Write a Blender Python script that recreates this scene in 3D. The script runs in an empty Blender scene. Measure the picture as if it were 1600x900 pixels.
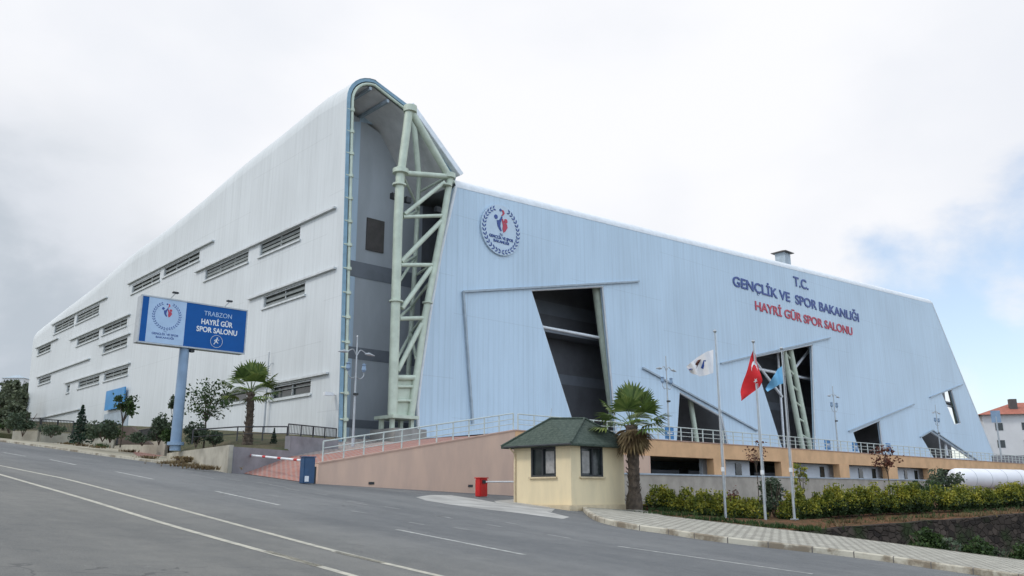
import bpy, bmesh, math, random
from mathutils import Vector, Matrix
from mathutils.geometry import tessellate_polygon
random.seed(7)
R_ = math.radians
C = bpy.context.scene.collection
scene = bpy.context.scene

# ------------------------------------------------------------------ camera
FPX, PITCH, EYE = 1307.0, R_(13.7), 1.6
cam = bpy.data.objects.new('camera', bpy.data.cameras.new('camera'))
C.objects.link(cam)
cam.location = (0, 0, EYE)
cam.rotation_euler = (R_(90) + PITCH, 0, 0)
cam.data.sensor_width = 36
cam.data.lens = FPX / 1600 * 36
cam.data.clip_end = 5000
scene.camera = cam

# ------------------------------------------------------------------ light
SUN_EL, SUN_AZ = 48.0, (-0.93, -0.36)       # where the sun stands (x, y)
scene.view_settings.view_transform = 'Standard'
scene.view_settings.look = 'None'
scene.view_settings.exposure = 0.33
scene.view_settings.gamma = 1
sun = bpy.data.objects.new('sun', bpy.data.lights.new('sun', 'SUN'))
C.objects.link(sun)
sd = Vector((SUN_AZ[0], SUN_AZ[1], 0)).normalized() * math.cos(R_(SUN_EL)) + Vector((0, 0, math.sin(R_(SUN_EL))))
sun.rotation_euler = sd.to_track_quat('Z', 'Y').to_euler()
sun.data.energy = 1.1
sun.data.angle = R_(10)
sun.data.color = (1, 0.95, 0.87)

W = bpy.data.worlds.new('World'); scene.world = W; W.use_nodes = True
nt = W.node_tree; nt.nodes.clear()
def N(t, typ, **kw):
    n = t.nodes.new(typ)
    for k, v in kw.items(): setattr(n, k, v)
    return n
def setin(n, **kw):
    for k, v in kw.items(): n.inputs[k.replace('_', ' ')].default_value = v
def mth(t, op, a, b=None, c=None, clamp=False):
    n = t.nodes.new('ShaderNodeMath'); n.operation = op; n.use_clamp = clamp
    for i, v in enumerate((a, b, c)):
        if v is None: continue
        if isinstance(v, (int, float)): n.inputs[i].default_value = v
        else: t.links.new(v, n.inputs[i])
    return n.outputs[0]
def mixc(t, f, a, b, blend='MIX'):
    n = t.nodes.new('ShaderNodeMix'); n.data_type = 'RGBA'; n.blend_type = blend
    for i, v in ((0, f), (6, a), (7, b)):
        if isinstance(v, (int, float)): n.inputs[i].default_value = v
        elif isinstance(v, tuple): n.inputs[i].default_value = (*v[:3], 1)
        else: t.links.new(v, n.inputs[i])
    return n.outputs[2]
def dotv(t, vec, d):
    n = t.nodes.new('ShaderNodeVectorMath'); n.operation = 'DOT_PRODUCT'
    t.links.new(vec, n.inputs[0]); n.inputs[1].default_value = d
    return n.outputs['Value']
def smooth(t, v, lo, hi):
    n = t.nodes.new('ShaderNodeMapRange'); n.interpolation_type = 'SMOOTHSTEP'
    t.links.new(v, n.inputs[0]); n.inputs[1].default_value = lo; n.inputs[2].default_value = hi
    return n.outputs[0]
def noise(t, vec, scale, detail=4, rough=0.5, sc=(1, 1, 1), dist=0.0):
    m = t.nodes.new('ShaderNodeMapping'); m.inputs['Scale'].default_value = sc
    t.links.new(vec, m.inputs[0])
    n = t.nodes.new('ShaderNodeTexNoise')
    n.inputs['Scale'].default_value = scale; n.inputs['Detail'].default_value = detail
    n.inputs['Roughness'].default_value = rough; n.inputs['Distortion'].default_value = dist
    t.links.new(m.outputs[0], n.inputs['Vector'])
    return n.outputs['Fac']

SKY_STR = 0.15
sky = N(nt, 'ShaderNodeTexSky', sky_type='NISHITA', sun_disc=False)
sky.sun_elevation = R_(SUN_EL)
sky.sun_rotation = math.atan2(SUN_AZ[0], SUN_AZ[1])
sky.air_density = 1.0; sky.dust_density = 1.0
tc = N(nt, 'ShaderNodeTexCoord'); G = tc.outputs['Generated']
def nrm(v): return tuple(Vector(v).normalized())
cl = noise(nt, G, 2.4, 6, 0.46, (1, 1, 1.7), 0.1)
cl2 = noise(nt, G, 5.0, 7, 0.52, (1, 1, 1.6), 0.15)
# blue gaps: low on the right of the view and over the viewer's right shoulder
h1 = smooth(nt, dotv(nt, G, nrm((0.66, 1, 0.17))), 0.935, 0.999)
hole = h1
cover = mth(nt, 'SUBTRACT', mth(nt, 'ADD', mth(nt, 'MULTIPLY', cl2, 2.2), 0.38), mth(nt, 'MULTIPLY', hole, 1.22))
cover = smooth(nt, cover, 0.12, 0.62)
bright = smooth(nt, cl, 0.34, 0.60)
dk = smooth(nt, dotv(nt, G, nrm((-0.72, 1, 0.13))), 0.935, 0.995)
greyc = mixc(nt, bright, (0.69, 0.71, 0.755), (0.78, 0.785, 0.81))
darkc = mixc(nt, smooth(nt, cl2, 0.38, 0.62), (0.38, 0.43, 0.485), (0.54, 0.575, 0.63))
cc = mixc(nt, mth(nt, 'MULTIPLY', dk, 0.92), greyc, darkc)
# bright bluish lobe added to the unseen sky behind the viewer, as fill
bk = smooth(nt, dotv(nt, G, nrm((0.35, -0.9, 0.30))), -0.15, 0.75)
cc = mixc(nt, bk, cc, (0.92, 1.06, 1.24))
ccs = mixc(nt, 1.0, cc, (1 / SKY_STR,) * 3, 'MULTIPLY')
nb = mixc(nt, 0.30, sky.outputs[0], (4.6, 4.9, 5.2))
final = mixc(nt, cover, nb, ccs)
bg = N(nt, 'ShaderNodeBackground'); bg.inputs[1].default_value = SKY_STR
out = N(nt, 'ShaderNodeOutputWorld')
nt.links.new(final, bg.inputs[0]); nt.links.new(bg.outputs[0], out.inputs[0])

# ------------------------------------------------------------------ measuring the photograph
CP, SP = math.cos(PITCH), math.sin(PITCH)
def ray(u, v):
    up = (450 - v)
    f = FPX * CP - up * SP; z = FPX * SP + up * CP
    return (u - 800) / f, z / f
def at(u, v, Y):
    dx, dz = ray(u, v); return Vector((dx * Y, Y, EYE + dz * Y))
GX, GY = -0.093, 0.029
def cl_(v, a, b): return max(a, min(b, v))
def P(x, y): return GY * cl_(y, -80, 150) + GX * cl_(x, -140, 100)
def onroad(u, v, off=0.0):
    dx, dz = ray(u, v)
    Y = (off - EYE) / (dz - GY - GX * dx)
    return Vector((dx * Y, Y, EYE + dz * Y))
r = Vector((math.sin(R_(47.4)), math.cos(R_(47.4)), 0))     # along the front wall
l = Vector((-r.y, r.x, 0))                                  # along the side wall
n_ = Vector((r.y, -r.x, 0))                                 # out of the front wall
m_ = Vector((-r.x, -r.y, 0))                                # out of the side wall
UP = Vector((0, 0, 1))
def onwall(u, v, O, d):
    dx, dz = ray(u, v)
    t = (dx * O.y - O.x) / (d.x - dx * d.y)
    Y = O.y + d.y * t
    return t, EYE + dz * Y
ZB = 4.94                                                   # level of the deck
B0 = at(655, 687, 55.8)
tA, _ = onwall(530, 680, B0, r)
O = Vector((B0.x, B0.y, 0)) + r * tA                        # corner where both walls meet
def F(t, z, off=0.0): return O + r * t + n_ * off + UP * z
def S(s, z, off=0.0): return O + l * s + m_ * off + UP * z
def fw(u, v, off=0.0): return onwall(u, v, O + n_ * off, r)
def sw(u, v, off=0.0): return onwall(u, v, O + m_ * off, l)

# ------------------------------------------------------------------ materials
def newmat(name):
    m = bpy.data.materials.new(name); m.use_nodes = True
    t = m.node_tree; b = t.nodes['Principled BSDF']
    g = t.nodes.new('ShaderNodeNewGeometry')
    return m, t, b, g.outputs['Position'], g
def bump(t, b, h, strength=0.3, dist=0.02):
    n = t.nodes.new('ShaderNodeBump'); n.inputs['Strength'].default_value = strength
    n.inputs['Distance'].default_value = dist
    t.links.new(h, n.inputs['Height']); t.links.new(n.outputs[0], b.inputs['Normal'])
def simple(name, col, rough=0.6, var=0.12, scale=3.0, metal=0.0, bmp=0.15, sc=(1, 1, 1), spec=0.5, col2=None, bdist=0.01):
    m, t, b, pos, g = newmat(name)
    n1 = noise(t, pos, scale, 6, 0.6, sc)
    c2 = col2 if col2 else tuple(c * (1 - var * 2.2) for c in col)
    c = mixc(t, smooth(t, n1, 0.3, 0.7), c2, col)
    t.links.new(c, b.inputs['Base Color'])
    b.inputs['Roughness'].default_value = rough; b.inputs['Metallic'].default_value = metal
    b.inputs['Specular IOR Level'].default_value = spec
    if bmp: bump(t, b, noise(t, pos, scale * 12, 3, 0.6), bmp, bdist)
    return m
def cladding(name, d, col, pitch=0.5, rough=0.42, dirt=(0.8, 0.8, 0.78)):
    m, t, b, pos, g = newmat(name)
    x = mth(t, 'DIVIDE', dotv(t, pos, tuple(d)), pitch)
    fr = mth(t, 'FRACT', x)
    seam = mth(t, 'LESS_THAN', mth(t, 'ABSOLUTE', mth(t, 'SUBTRACT', fr, 0.5)), 0.07)
    rib = smooth(t, mth(t, 'ABSOLUTE', mth(t, 'SUBTRACT', fr, 0.5)), 0.03, 0.11)
    wn = t.nodes.new('ShaderNodeTexWhiteNoise'); wn.noise_dimensions = '1D'
    t.links.new(mth(t, 'FLOOR', mth(t, 'DIVIDE', x, 2.0)), wn.inputs['W'])
    cm = t.nodes.new('ShaderNodeCombineXYZ'); sep = t.nodes.new('ShaderNodeSeparateXYZ'); t.links.new(pos, sep.inputs[0])
    t.links.new(dotv(t, pos, tuple(d)), cm.inputs[0]); t.links.new(sep.outputs[2], cm.inputs[2])
    st = noise(t, cm.outputs[0], 1.6, 6, 0.62, (1.6, 1, 0.09))
    bl = noise(t, cm.outputs[0], 0.13, 4, 0.5, (1, 1, 0.8))
    v = mth(t, 'ADD', mth(t, 'MULTIPLY', wn.outputs[0], 0.06), mth(t, 'MULTIPLY', smooth(t, st, 0.40, 0.72), 0.15))
    lap = mth(t, 'LESS_THAN', mth(t, 'FRACT', mth(t, 'ADD', mth(t, 'DIVIDE', sep.outputs[2], 7.3), mth(t, 'MULTIPLY', mth(t, 'FLOOR', mth(t, 'DIVIDE', x, 24.0)), 0.37))), 0.009)
    v = mth(t, 'ADD', v, mth(t, 'MULTIPLY', lap, 0.14))
    v = mth(t, 'ADD', v, mth(t, 'MULTIPLY', smooth(t, bl, 0.35, 0.7), 0.14))
    v = mth(t, 'ADD', v, mth(t, 'MULTIPLY', mth(t, 'SUBTRACT', 1.0, rib), 0.10), None, True)
    dark = tuple(c * k * 0.55 for c, k in zip(col, dirt))
    c = mixc(t, v, col, dark)
    t.links.new(c, b.inputs['Base Color'])
    b.inputs['Roughness'].default_value = rough
    b.inputs['Specular IOR Level'].default_value = 0.45
    wob = noise(t, cm.outputs[0], 0.9, 3, 0.5, (1, 1, 0.35))
    bump(t, b, mth(t, 'ADD', mth(t, 'MULTIPLY', rib, -1.0), mth(t, 'MULTIPLY', wob, 0.35)), 0.35, 0.03)
    return m
M = {}
M['side_clad'] = cladding('side_cladding', l, (0.62, 0.655, 0.67))
M['front_clad'] = cladding('front_cladding', r, (0.52, 0.66, 0.79))  # blue cast of the sky is put into this white cladding's base colour
M['rim'] = simple('rim_paint', (0.74, 0.77, 0.80), 0.4, 0.06, 2)
M['teal'] = simple('edge_paint', (0.20, 0.34, 0.44), 0.45, 0.1, 2)
M['green'] = simple('truss_paint', (0.56, 0.63, 0.52), 0.45, 0.09, 1.3)
M['trim'] = simple('trim_grey', (0.37, 0.44, 0.50), 0.5, 0.1, 2)
M['trimw'] = simple('trim_white', (0.60, 0.63, 0.64), 0.5, 0.1, 2)
M['endwall'] = simple('end_wall_grey', (0.45, 0.485, 0.52), 0.6, 0.08, 0.5, sc=(1, 1, .3))
M['band'] = simple('band_grey', (0.19, 0.21, 0.24), 0.6, 0.08, 0.8)
M['brown'] = simple('shutter_brown', (0.085, 0.075, 0.07), 0.6, 0.1, 2)
M['backshade'] = simple('screen_back_shade', (0.135, 0.14, 0.155), 0.6, 0.1, 0.8)  # shade behind the screen, put into a dark colour
M['soffit'] = simple('soffit', (0.76, 0.76, 0.75), 0.7, 0.08, 1)
M['glass'] = simple('dark_glass', (0.035, 0.045, 0.045), 0.12, 0.2, 1.5, bmp=0.02)
M['glassmid'] = simple('frosted_glass', (0.13, 0.15, 0.145), 0.25, 0.2, 0.8, bmp=0.02)
M['louvre'] = simple('louvre_grey', (0.22, 0.245, 0.24), 0.5, 0.1, 2)
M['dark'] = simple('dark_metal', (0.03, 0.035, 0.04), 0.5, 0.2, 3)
M['navy'] = simple('navy_letters', (0.022, 0.065, 0.27), 0.4, 0.05, 3, bmp=0)
M['red'] = simple('red_letters', (0.48, 0.035, 0.075), 0.4, 0.05, 3, bmp=0)
M['white'] = simple('white_paint', (0.74, 0.76, 0.78), 0.45, 0.05, 3)
M['signblue'] = simple('sign_blue', (0.010, 0.095, 0.33), 0.55, 0.05, 1.5, bmp=0.0, spec=0.15)
M['signpale'] = simple('sign_pale', (0.42, 0.56, 0.74), 0.55, 0.04, 2, bmp=0.0, spec=0.15)
M['bluegrey'] = simple('pole_blue_grey', (0.22, 0.32, 0.45), 0.4, 0.08, 1.5)
M['pink'] = simple('pink_render', (0.63, 0.44, 0.335), 0.85, 0.09, 0.9, bmp=0.3, sc=(1, 1, .3), col2=(0.54, 0.38, 0.30))
M['pinkcap'] = simple('pink_coping', (0.50, 0.33, 0.26), 0.8, 0.1, 1.5)
M['orange'] = simple('orange_render', (0.72, 0.44, 0.24), 0.85, 0.09, 0.7, bmp=0.25)
M['cream'] = simple('cream_render', (0.72, 0.60, 0.39), 0.85, 0.06, 1.1, bmp=0.3, sc=(1, 1, .3), col2=(0.60, 0.51, 0.34))
M['creamb'] = simple('plinth_render', (0.62, 0.51, 0.34), 0.85, 0.12, 1.5, bmp=0.3)
M['concrete'] = simple('concrete', (0.33, 0.32, 0.30), 0.9, 0.14, 1.2, bmp=0.4)
M['beige'] = simple('beige_wall', (0.43, 0.40, 0.33), 0.9, 0.16, 1.0, bmp=0.4)
M['greywall'] = simple('grey_wall', (0.26, 0.25, 0.265), 0.9, 0.15, 1.0, bmp=0.4)
M['lowwall'] = simple('low_wall', (0.41, 0.375, 0.325), 0.9, 0.12, 1.0, bmp=0.3)
M['galv'] = simple('galvanised', (0.42, 0.45, 0.47), 0.4, 0.08, 3, metal=0.3)
M['rail'] = simple('rail_paint', (0.52, 0.57, 0.54), 0.4, 0.08, 3)
M['iron'] = simple('black_iron', (0.035, 0.035, 0.04), 0.5, 0.2, 4)
M['bluebox'] = simple('barrier_blue', (0.02, 0.07, 0.16), 0.4, 0.1, 2)
M['redbox'] = simple('barrier_red', (0.55, 0.02, 0.02), 0.4, 0.1, 2)
M['fred'] = simple('flag_red', (0.62, 0.015, 0.02), 0.75, 0.08, 2)
M['fwhite'] = simple('flag_white', (0.74, 0.73, 0.74), 0.8, 0.05, 2)
M['fblue'] = simple('flag_blue', (0.16, 0.42, 0.66), 0.75, 0.06, 2)
M['bark'] = simple('bark', (0.10, 0.075, 0.055), 0.95, 0.25, 6, bmp=0.8, bdist=0.03)
M['stem'] = simple('stem', (0.14, 0.10, 0.08), 0.95, 0.2, 8, bmp=0.4)
M['soil'] = simple('soil', (0.20, 0.095, 0.055), 0.95, 0.2, 1.6, bmp=1.0, bdist=0.08, spec=0.1, col2=(0.075, 0.06, 0.03))
M['redroof'] = simple('red_tiles', (0.40, 0.13, 0.085), 0.8, 0.15, 2)
M['farwall'] = simple('far_wall', (0.66, 0.655, 0.66), 0.8, 0.04, 0.5)
M['tank'] = simple('tank_white', (0.76, 0.76, 0.79), 0.35, 0.04, 0.6)
M['paintline'] = simple('road_paint', (0.50, 0.50, 0.47), 0.75, 0.16, 5, bmp=0.2, col2=(0.24, 0.24, 0.23))
M['paintyel'] = simple('road_paint_cream', (0.50, 0.47, 0.385), 0.75, 0.10, 5, bmp=0.2, col2=(0.31, 0.30, 0.26))
M['oldpaint'] = simple('road_paint_faded', (0.30, 0.30, 0.295), 0.8, 0.2, 4, bmp=0.2)
M['dust'] = simple('dusty_paving', (0.42, 0.385, 0.30), 0.95, 0.18, 0.9, bmp=0.5, col2=(0.26, 0.235, 0.18))
M['apron'] = simple('worn_concrete', (0.43, 0.42, 0.395), 0.9, 0.18, 0.8, bmp=0.4)

def asphalt():
    m, t, b, pos, g = newmat('asphalt')
    big = noise(t, pos, 0.12, 5, 0.55, (1, 1, 1), 0.4)
    # tracks running along the carriageway
    cm = t.nodes.new('ShaderNodeCombineXYZ')
    t.links.new(dotv(t, pos, (0.72, 0.70, 0)), cm.inputs[0]); t.links.new(dotv(t, pos, (-0.70, 0.72, 0)), cm.inputs[1])
    tr = noise(t, cm.outputs[0], 0.7, 5, 0.6, (1.0, 0.07, 1))
    fine = noise(t, pos, 38, 3, 0.7)
    mid = noise(t, pos, 2.2, 6, 0.65)
    v = mth(t, 'ADD', mth(t, 'MULTIPLY', big, 0.40), mth(t, 'MULTIPLY', tr, 0.30))
    v = mth(t, 'ADD', v, mth(t, 'MULTIPLY', mid, 0.22)); v = mth(t, 'ADD', v, mth(t, 'MULTIPLY', fine, 0.10))
    c = mixc(t, smooth(t, v, 0.40, 0.62), (0.094, 0.097, 0.098), (0.172, 0.170, 0.162))
    lane = smooth(t, dotv(t, pos, (0.70, 0.71, 0)), 6.0, 13.0)
    c = mixc(t, lane, mixc(t, 1.0, c, (1.0, 0.985, 0.93), 'MULTIPLY'), mixc(t, 1.0, c, (0.93, 0.96, 1.0), 'MULTIPLY'))
    sp = smooth(t, noise(t, pos, 3.2, 6, 0.7), 0.60, 0.70); lg = smooth(t, noise(t, pos, 5.1, 6, 0.7), 0.62, 0.72)
    c = mixc(t, mth(t, 'MULTIPLY', sp, 0.35), c, (0.055, 0.057, 0.06)); c = mixc(t, mth(t, 'MULTIPLY', lg, 0.35), c, (0.25, 0.25, 0.24))
    gr = noise(t, pos, 90, 2, 0.8); c = mixc(t, smooth(t, gr, 0.56, 0.70), c, (0.26, 0.26, 0.255)); c = mixc(t, smooth(t, gr, 0.46, 0.32), c, (0.06, 0.06, 0.065))
    vo = t.nodes.new('ShaderNodeTexVoronoi'); vo.feature = 'DISTANCE_TO_EDGE'; vo.inputs['Scale'].default_value = 0.22
    w = t.nodes.new('ShaderNodeTexNoise'); w.inputs['Scale'].default_value = 1.1; t.links.new(pos, w.inputs['Vector'])
    ad = t.nodes.new('ShaderNodeVectorMath'); ad.operation = 'MULTIPLY_ADD'
    t.links.new(w.outputs['Color'], ad.inputs[0]); ad.inputs[1].default_value = (2.2, 2.2, 0); t.links.new(pos, ad.inputs[2])
    t.links.new(ad.outputs[0], vo.inputs['Vector'])
    crack = mth(t, 'MULTIPLY', mth(t, 'LESS_THAN', vo.outputs['Distance'], 0.0045), smooth(t, noise(t, pos, 0.25, 3), 0.5, 0.62))
    c = mixc(t, mth(t, 'MULTIPLY', crack, 0.55), c, (0.045, 0.045, 0.047))
    t.links.new(c, b.inputs['Base Color']); b.inputs['Roughness'].default_value = 0.86
    bump(t, b, mth(t, 'ADD', fine, mth(t, 'MULTIPLY', mid, 0.6)), 0.5, 0.02)
    return m
M['asphalt'] = asphalt()
def pavers(name, c1, c2, mortar, d, sc=3.2):
    m, t, b, pos, g = newmat(name)
    cm = t.nodes.new('ShaderNodeCombineXYZ')
    t.links.new(dotv(t, pos, (d.x, d.y, 0)), cm.inputs[0]); t.links.new(dotv(t, pos, (-d.y, d.x, 0)), cm.inputs[1])
    br = t.nodes.new('ShaderNodeTexBrick'); t.links.new(cm.outputs[0], br.inputs['Vector'])
    br.inputs['Scale'].default_value = sc; br.inputs['Mortar Size'].default_value = 0.045
    br.inputs['Color1'].default_value = (*c1, 1); br.inputs['Color2'].default_value = (*c2, 1); br.inputs['Mortar'].default_value = (*mortar, 1)
    br.inputs['Brick Width'].default_value = 0.5; br.inputs['Row Height'].default_value = 0.5
    dirt = smooth(t, noise(t, pos, 0.9, 6, 0.65), 0.45, 0.75)
    c = mixc(t, mth(t, 'MULTIPLY', dirt, 0.4), br.outputs['Color'], tuple(v * 0.45 for v in c1))
    t.links.new(c, b.inputs['Base Color']); b.inputs['Roughness'].default_value = 0.9
    bump(t, b, mth(t, 'SUBTRACT', 1.0, br.outputs['Fac']), 0.5, 0.02)
    return m
M['pavers'] = pavers('pale_pavers', (0.44, 0.42, 0.355), (0.31, 0.295, 0.25), (0.13, 0.12, 0.10), Vector((0.72, -0.69, 0)), 1.7)
M['redpave'] = pavers('red_pavers', (0.36, 0.14, 0.10), (0.28, 0.12, 0.095), (0.30, 0.26, 0.24), r, 2.0)
M['deckpave'] = pavers('deck_pavers', (0.36, 0.30, 0.27), (0.32, 0.27, 0.25), (0.2, 0.18, 0.17), r, 1.5)
def kerbmat():
    m, t, b, pos, g = newmat('kerb_stone')
    n1 = noise(t, pos, 1.3, 6, 0.65)
    x = mth(t, 'FRACT', dotv(t, pos, (0.72, -0.69, 0)))
    j = mth(t, 'LESS_THAN', x, 0.03)
    c = mixc(t, smooth(t, n1, 0.40, 0.60), (0.20, 0.165, 0.12), (0.47, 0.44, 0.36))
    c = mixc(t, j, c, (0.12, 0.11, 0.10))
    t.links.new(c, b.inputs['Base Color']); b.inputs['Roughness'].default_value = 0.9
    bump(t, b, noise(t, pos, 14, 4), 0.5, 0.02)
    return m
M['kerb'] = kerbmat()
def stonewall():
    m, t, b, pos, g = newmat('dark_stone')
    mp = t.nodes.new('ShaderNodeMapping'); mp.inputs['Scale'].default_value = (1, 1, 1.4); t.links.new(pos, mp.inputs[0])
    vo = t.nodes.new('ShaderNodeTexVoronoi'); vo.inputs['Scale'].default_value = 2.6; t.links.new(mp.outputs[0], vo.inputs['Vector'])
    ve = t.nodes.new('ShaderNodeTexVoronoi'); ve.feature = 'DISTANCE_TO_EDGE'; ve.inputs['Scale'].default_value = 2.6; t.links.new(mp.outputs[0], ve.inputs['Vector'])
    sp = t.nodes.new('ShaderNodeSeparateColor'); t.links.new(vo.outputs['Color'], sp.inputs[0])
    c = mixc(t, sp.outputs[0], (0.022, 0.018, 0.016), (0.075, 0.058, 0.048))
    c = mixc(t, smooth(t, noise(t, pos, 0.8, 5), 0.5, 0.7), c, (0.03, 0.04, 0.018))
    t.links.new(c, b.inputs['Base Color']); b.inputs['Roughness'].default_value = 0.95
    b.inputs['Specular IOR Level'].default_value = 0.15
    bump(t, b, smooth(t, ve.outputs['Distance'], 0.0, 0.12), 1.0, 0.08)
    return m
M['stone'] = stonewall()
def grassmat():
    m, t, b, pos, g = newmat('dry_grass')
    a = noise(t, pos, 0.5, 6, 0.6); f = noise(t, pos, 9, 5, 0.7)
    c = mixc(t, smooth(t, a, 0.38, 0.62), (0.055, 0.06, 0.024), (0.12, 0.09, 0.05))
    c = mixc(t, smooth(t, f, 0.4, 0.7), c, (0.045, 0.055, 0.018))
    t.links.new(c, b.inputs['Base Color']); b.inputs['Roughness'].default_value = 0.95
    bump(t, b, f, 1.0, 0.08)
    return m
M['grass'] = grassmat()
def leafmat(name, cols, rough=0.6, trans=0.25):
    m, t, b, pos, g = newmat(name)
    rp = t.nodes.new('ShaderNodeValToRGB'); rp.color_ramp.interpolation = 'LINEAR'
    el = rp.color_ramp.elements
    el[0].color = (*cols[0], 1); el[1].color = (*cols[-1], 1)
    for i, c in enumerate(cols[1:-1]):
        e = el.new((i + 1) / (len(cols) - 1)); e.color = (*c, 1)
    cl = noise(t, pos, 1.7, 3, 0.5)
    v = mth(t, 'ADD', mth(t, 'MULTIPLY', g.outputs['Random Per Island'], 0.62), mth(t, 'MULTIPLY', smooth(t, cl, 0.35, 0.65), 0.38))
    t.links.new(v, rp.inputs[0]); t.links.new(rp.outputs[0], b.inputs['Base Color'])
    b.inputs['Roughness'].default_value = rough; b.inputs['Specular IOR Level'].default_value = 0.3
    tl = t.nodes.new('ShaderNodeBsdfTranslucent'); t.links.new(rp.outputs[0], tl.inputs[0])
    mx = t.nodes.new('ShaderNodeMixShader'); mx.inputs[0].default_value = trans
    t.links.new(b.outputs[0], mx.inputs[1]); t.links.new(tl.outputs[0], mx.inputs[2])
    t.links.new(mx.outputs[0], t.nodes['Material Output'].inputs[0])
    return m
M['leaf'] = leafmat('leaf_green', [(0.018, 0.035, 0.012), (0.04, 0.075, 0.022), (0.075, 0.12, 0.035)])
M['leafgrey'] = leafmat('leaf_grey_green', [(0.035, 0.055, 0.035), (0.07, 0.10, 0.06), (0.12, 0.15, 0.09)])
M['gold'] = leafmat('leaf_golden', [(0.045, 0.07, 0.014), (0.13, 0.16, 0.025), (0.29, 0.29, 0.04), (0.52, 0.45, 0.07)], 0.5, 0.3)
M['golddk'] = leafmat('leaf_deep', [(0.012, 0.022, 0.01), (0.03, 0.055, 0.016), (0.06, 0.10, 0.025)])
M['redleaf'] = leafmat('leaf_copper', [(0.05, 0.02, 0.018), (0.12, 0.04, 0.03), (0.18, 0.08, 0.04)])
M['conifer'] = leafmat('leaf_conifer', [(0.008, 0.022, 0.016), (0.02, 0.045, 0.028), (0.035, 0.07, 0.04)])
M['palm'] = leafmat('leaf_palm', [(0.04, 0.07, 0.018), (0.10, 0.155, 0.04), (0.22, 0.26, 0.075)], 0.45, 0.2)
M['deadpalm'] = leafmat('leaf_palm_dry', [(0.07, 0.045, 0.025), (0.17, 0.12, 0.06), (0.26, 0.20, 0.10)])
M['hazeleaf'] = leafmat('leaf_hazed', [(0.05, 0.06, 0.04), (0.09, 0.11, 0.065), (0.15, 0.17, 0.10)])  # greens lightened, so distance haze is in the colour
def tilemat():
    m, t, b, pos, g = newmat('green_shingle')
    sep = t.nodes.new('ShaderNodeSeparateXYZ'); t.links.new(pos, sep.inputs[0])
    row = mth(t, 'FRACT', mth(t, 'MULTIPLY', sep.outputs[2], 9.0))
    n1 = noise(t, pos, 7, 5, 0.65)
    c = mixc(t, smooth(t, n1, 0.35, 0.65), (0.030, 0.048, 0.037), (0.066, 0.088, 0.070))
    c = mixc(t, mth(t, 'MULTIPLY', mth(t, 'LESS_THAN', row, 0.2), 0.5), c, (0.018, 0.035, 0.025))
    t.links.new(c, b.inputs['Base Color']); b.inputs['Roughness'].default_value = 0.85
    bump(t, b, row, 0.5, 0.02)
    return m
M['shingle'] = tilemat()

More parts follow.
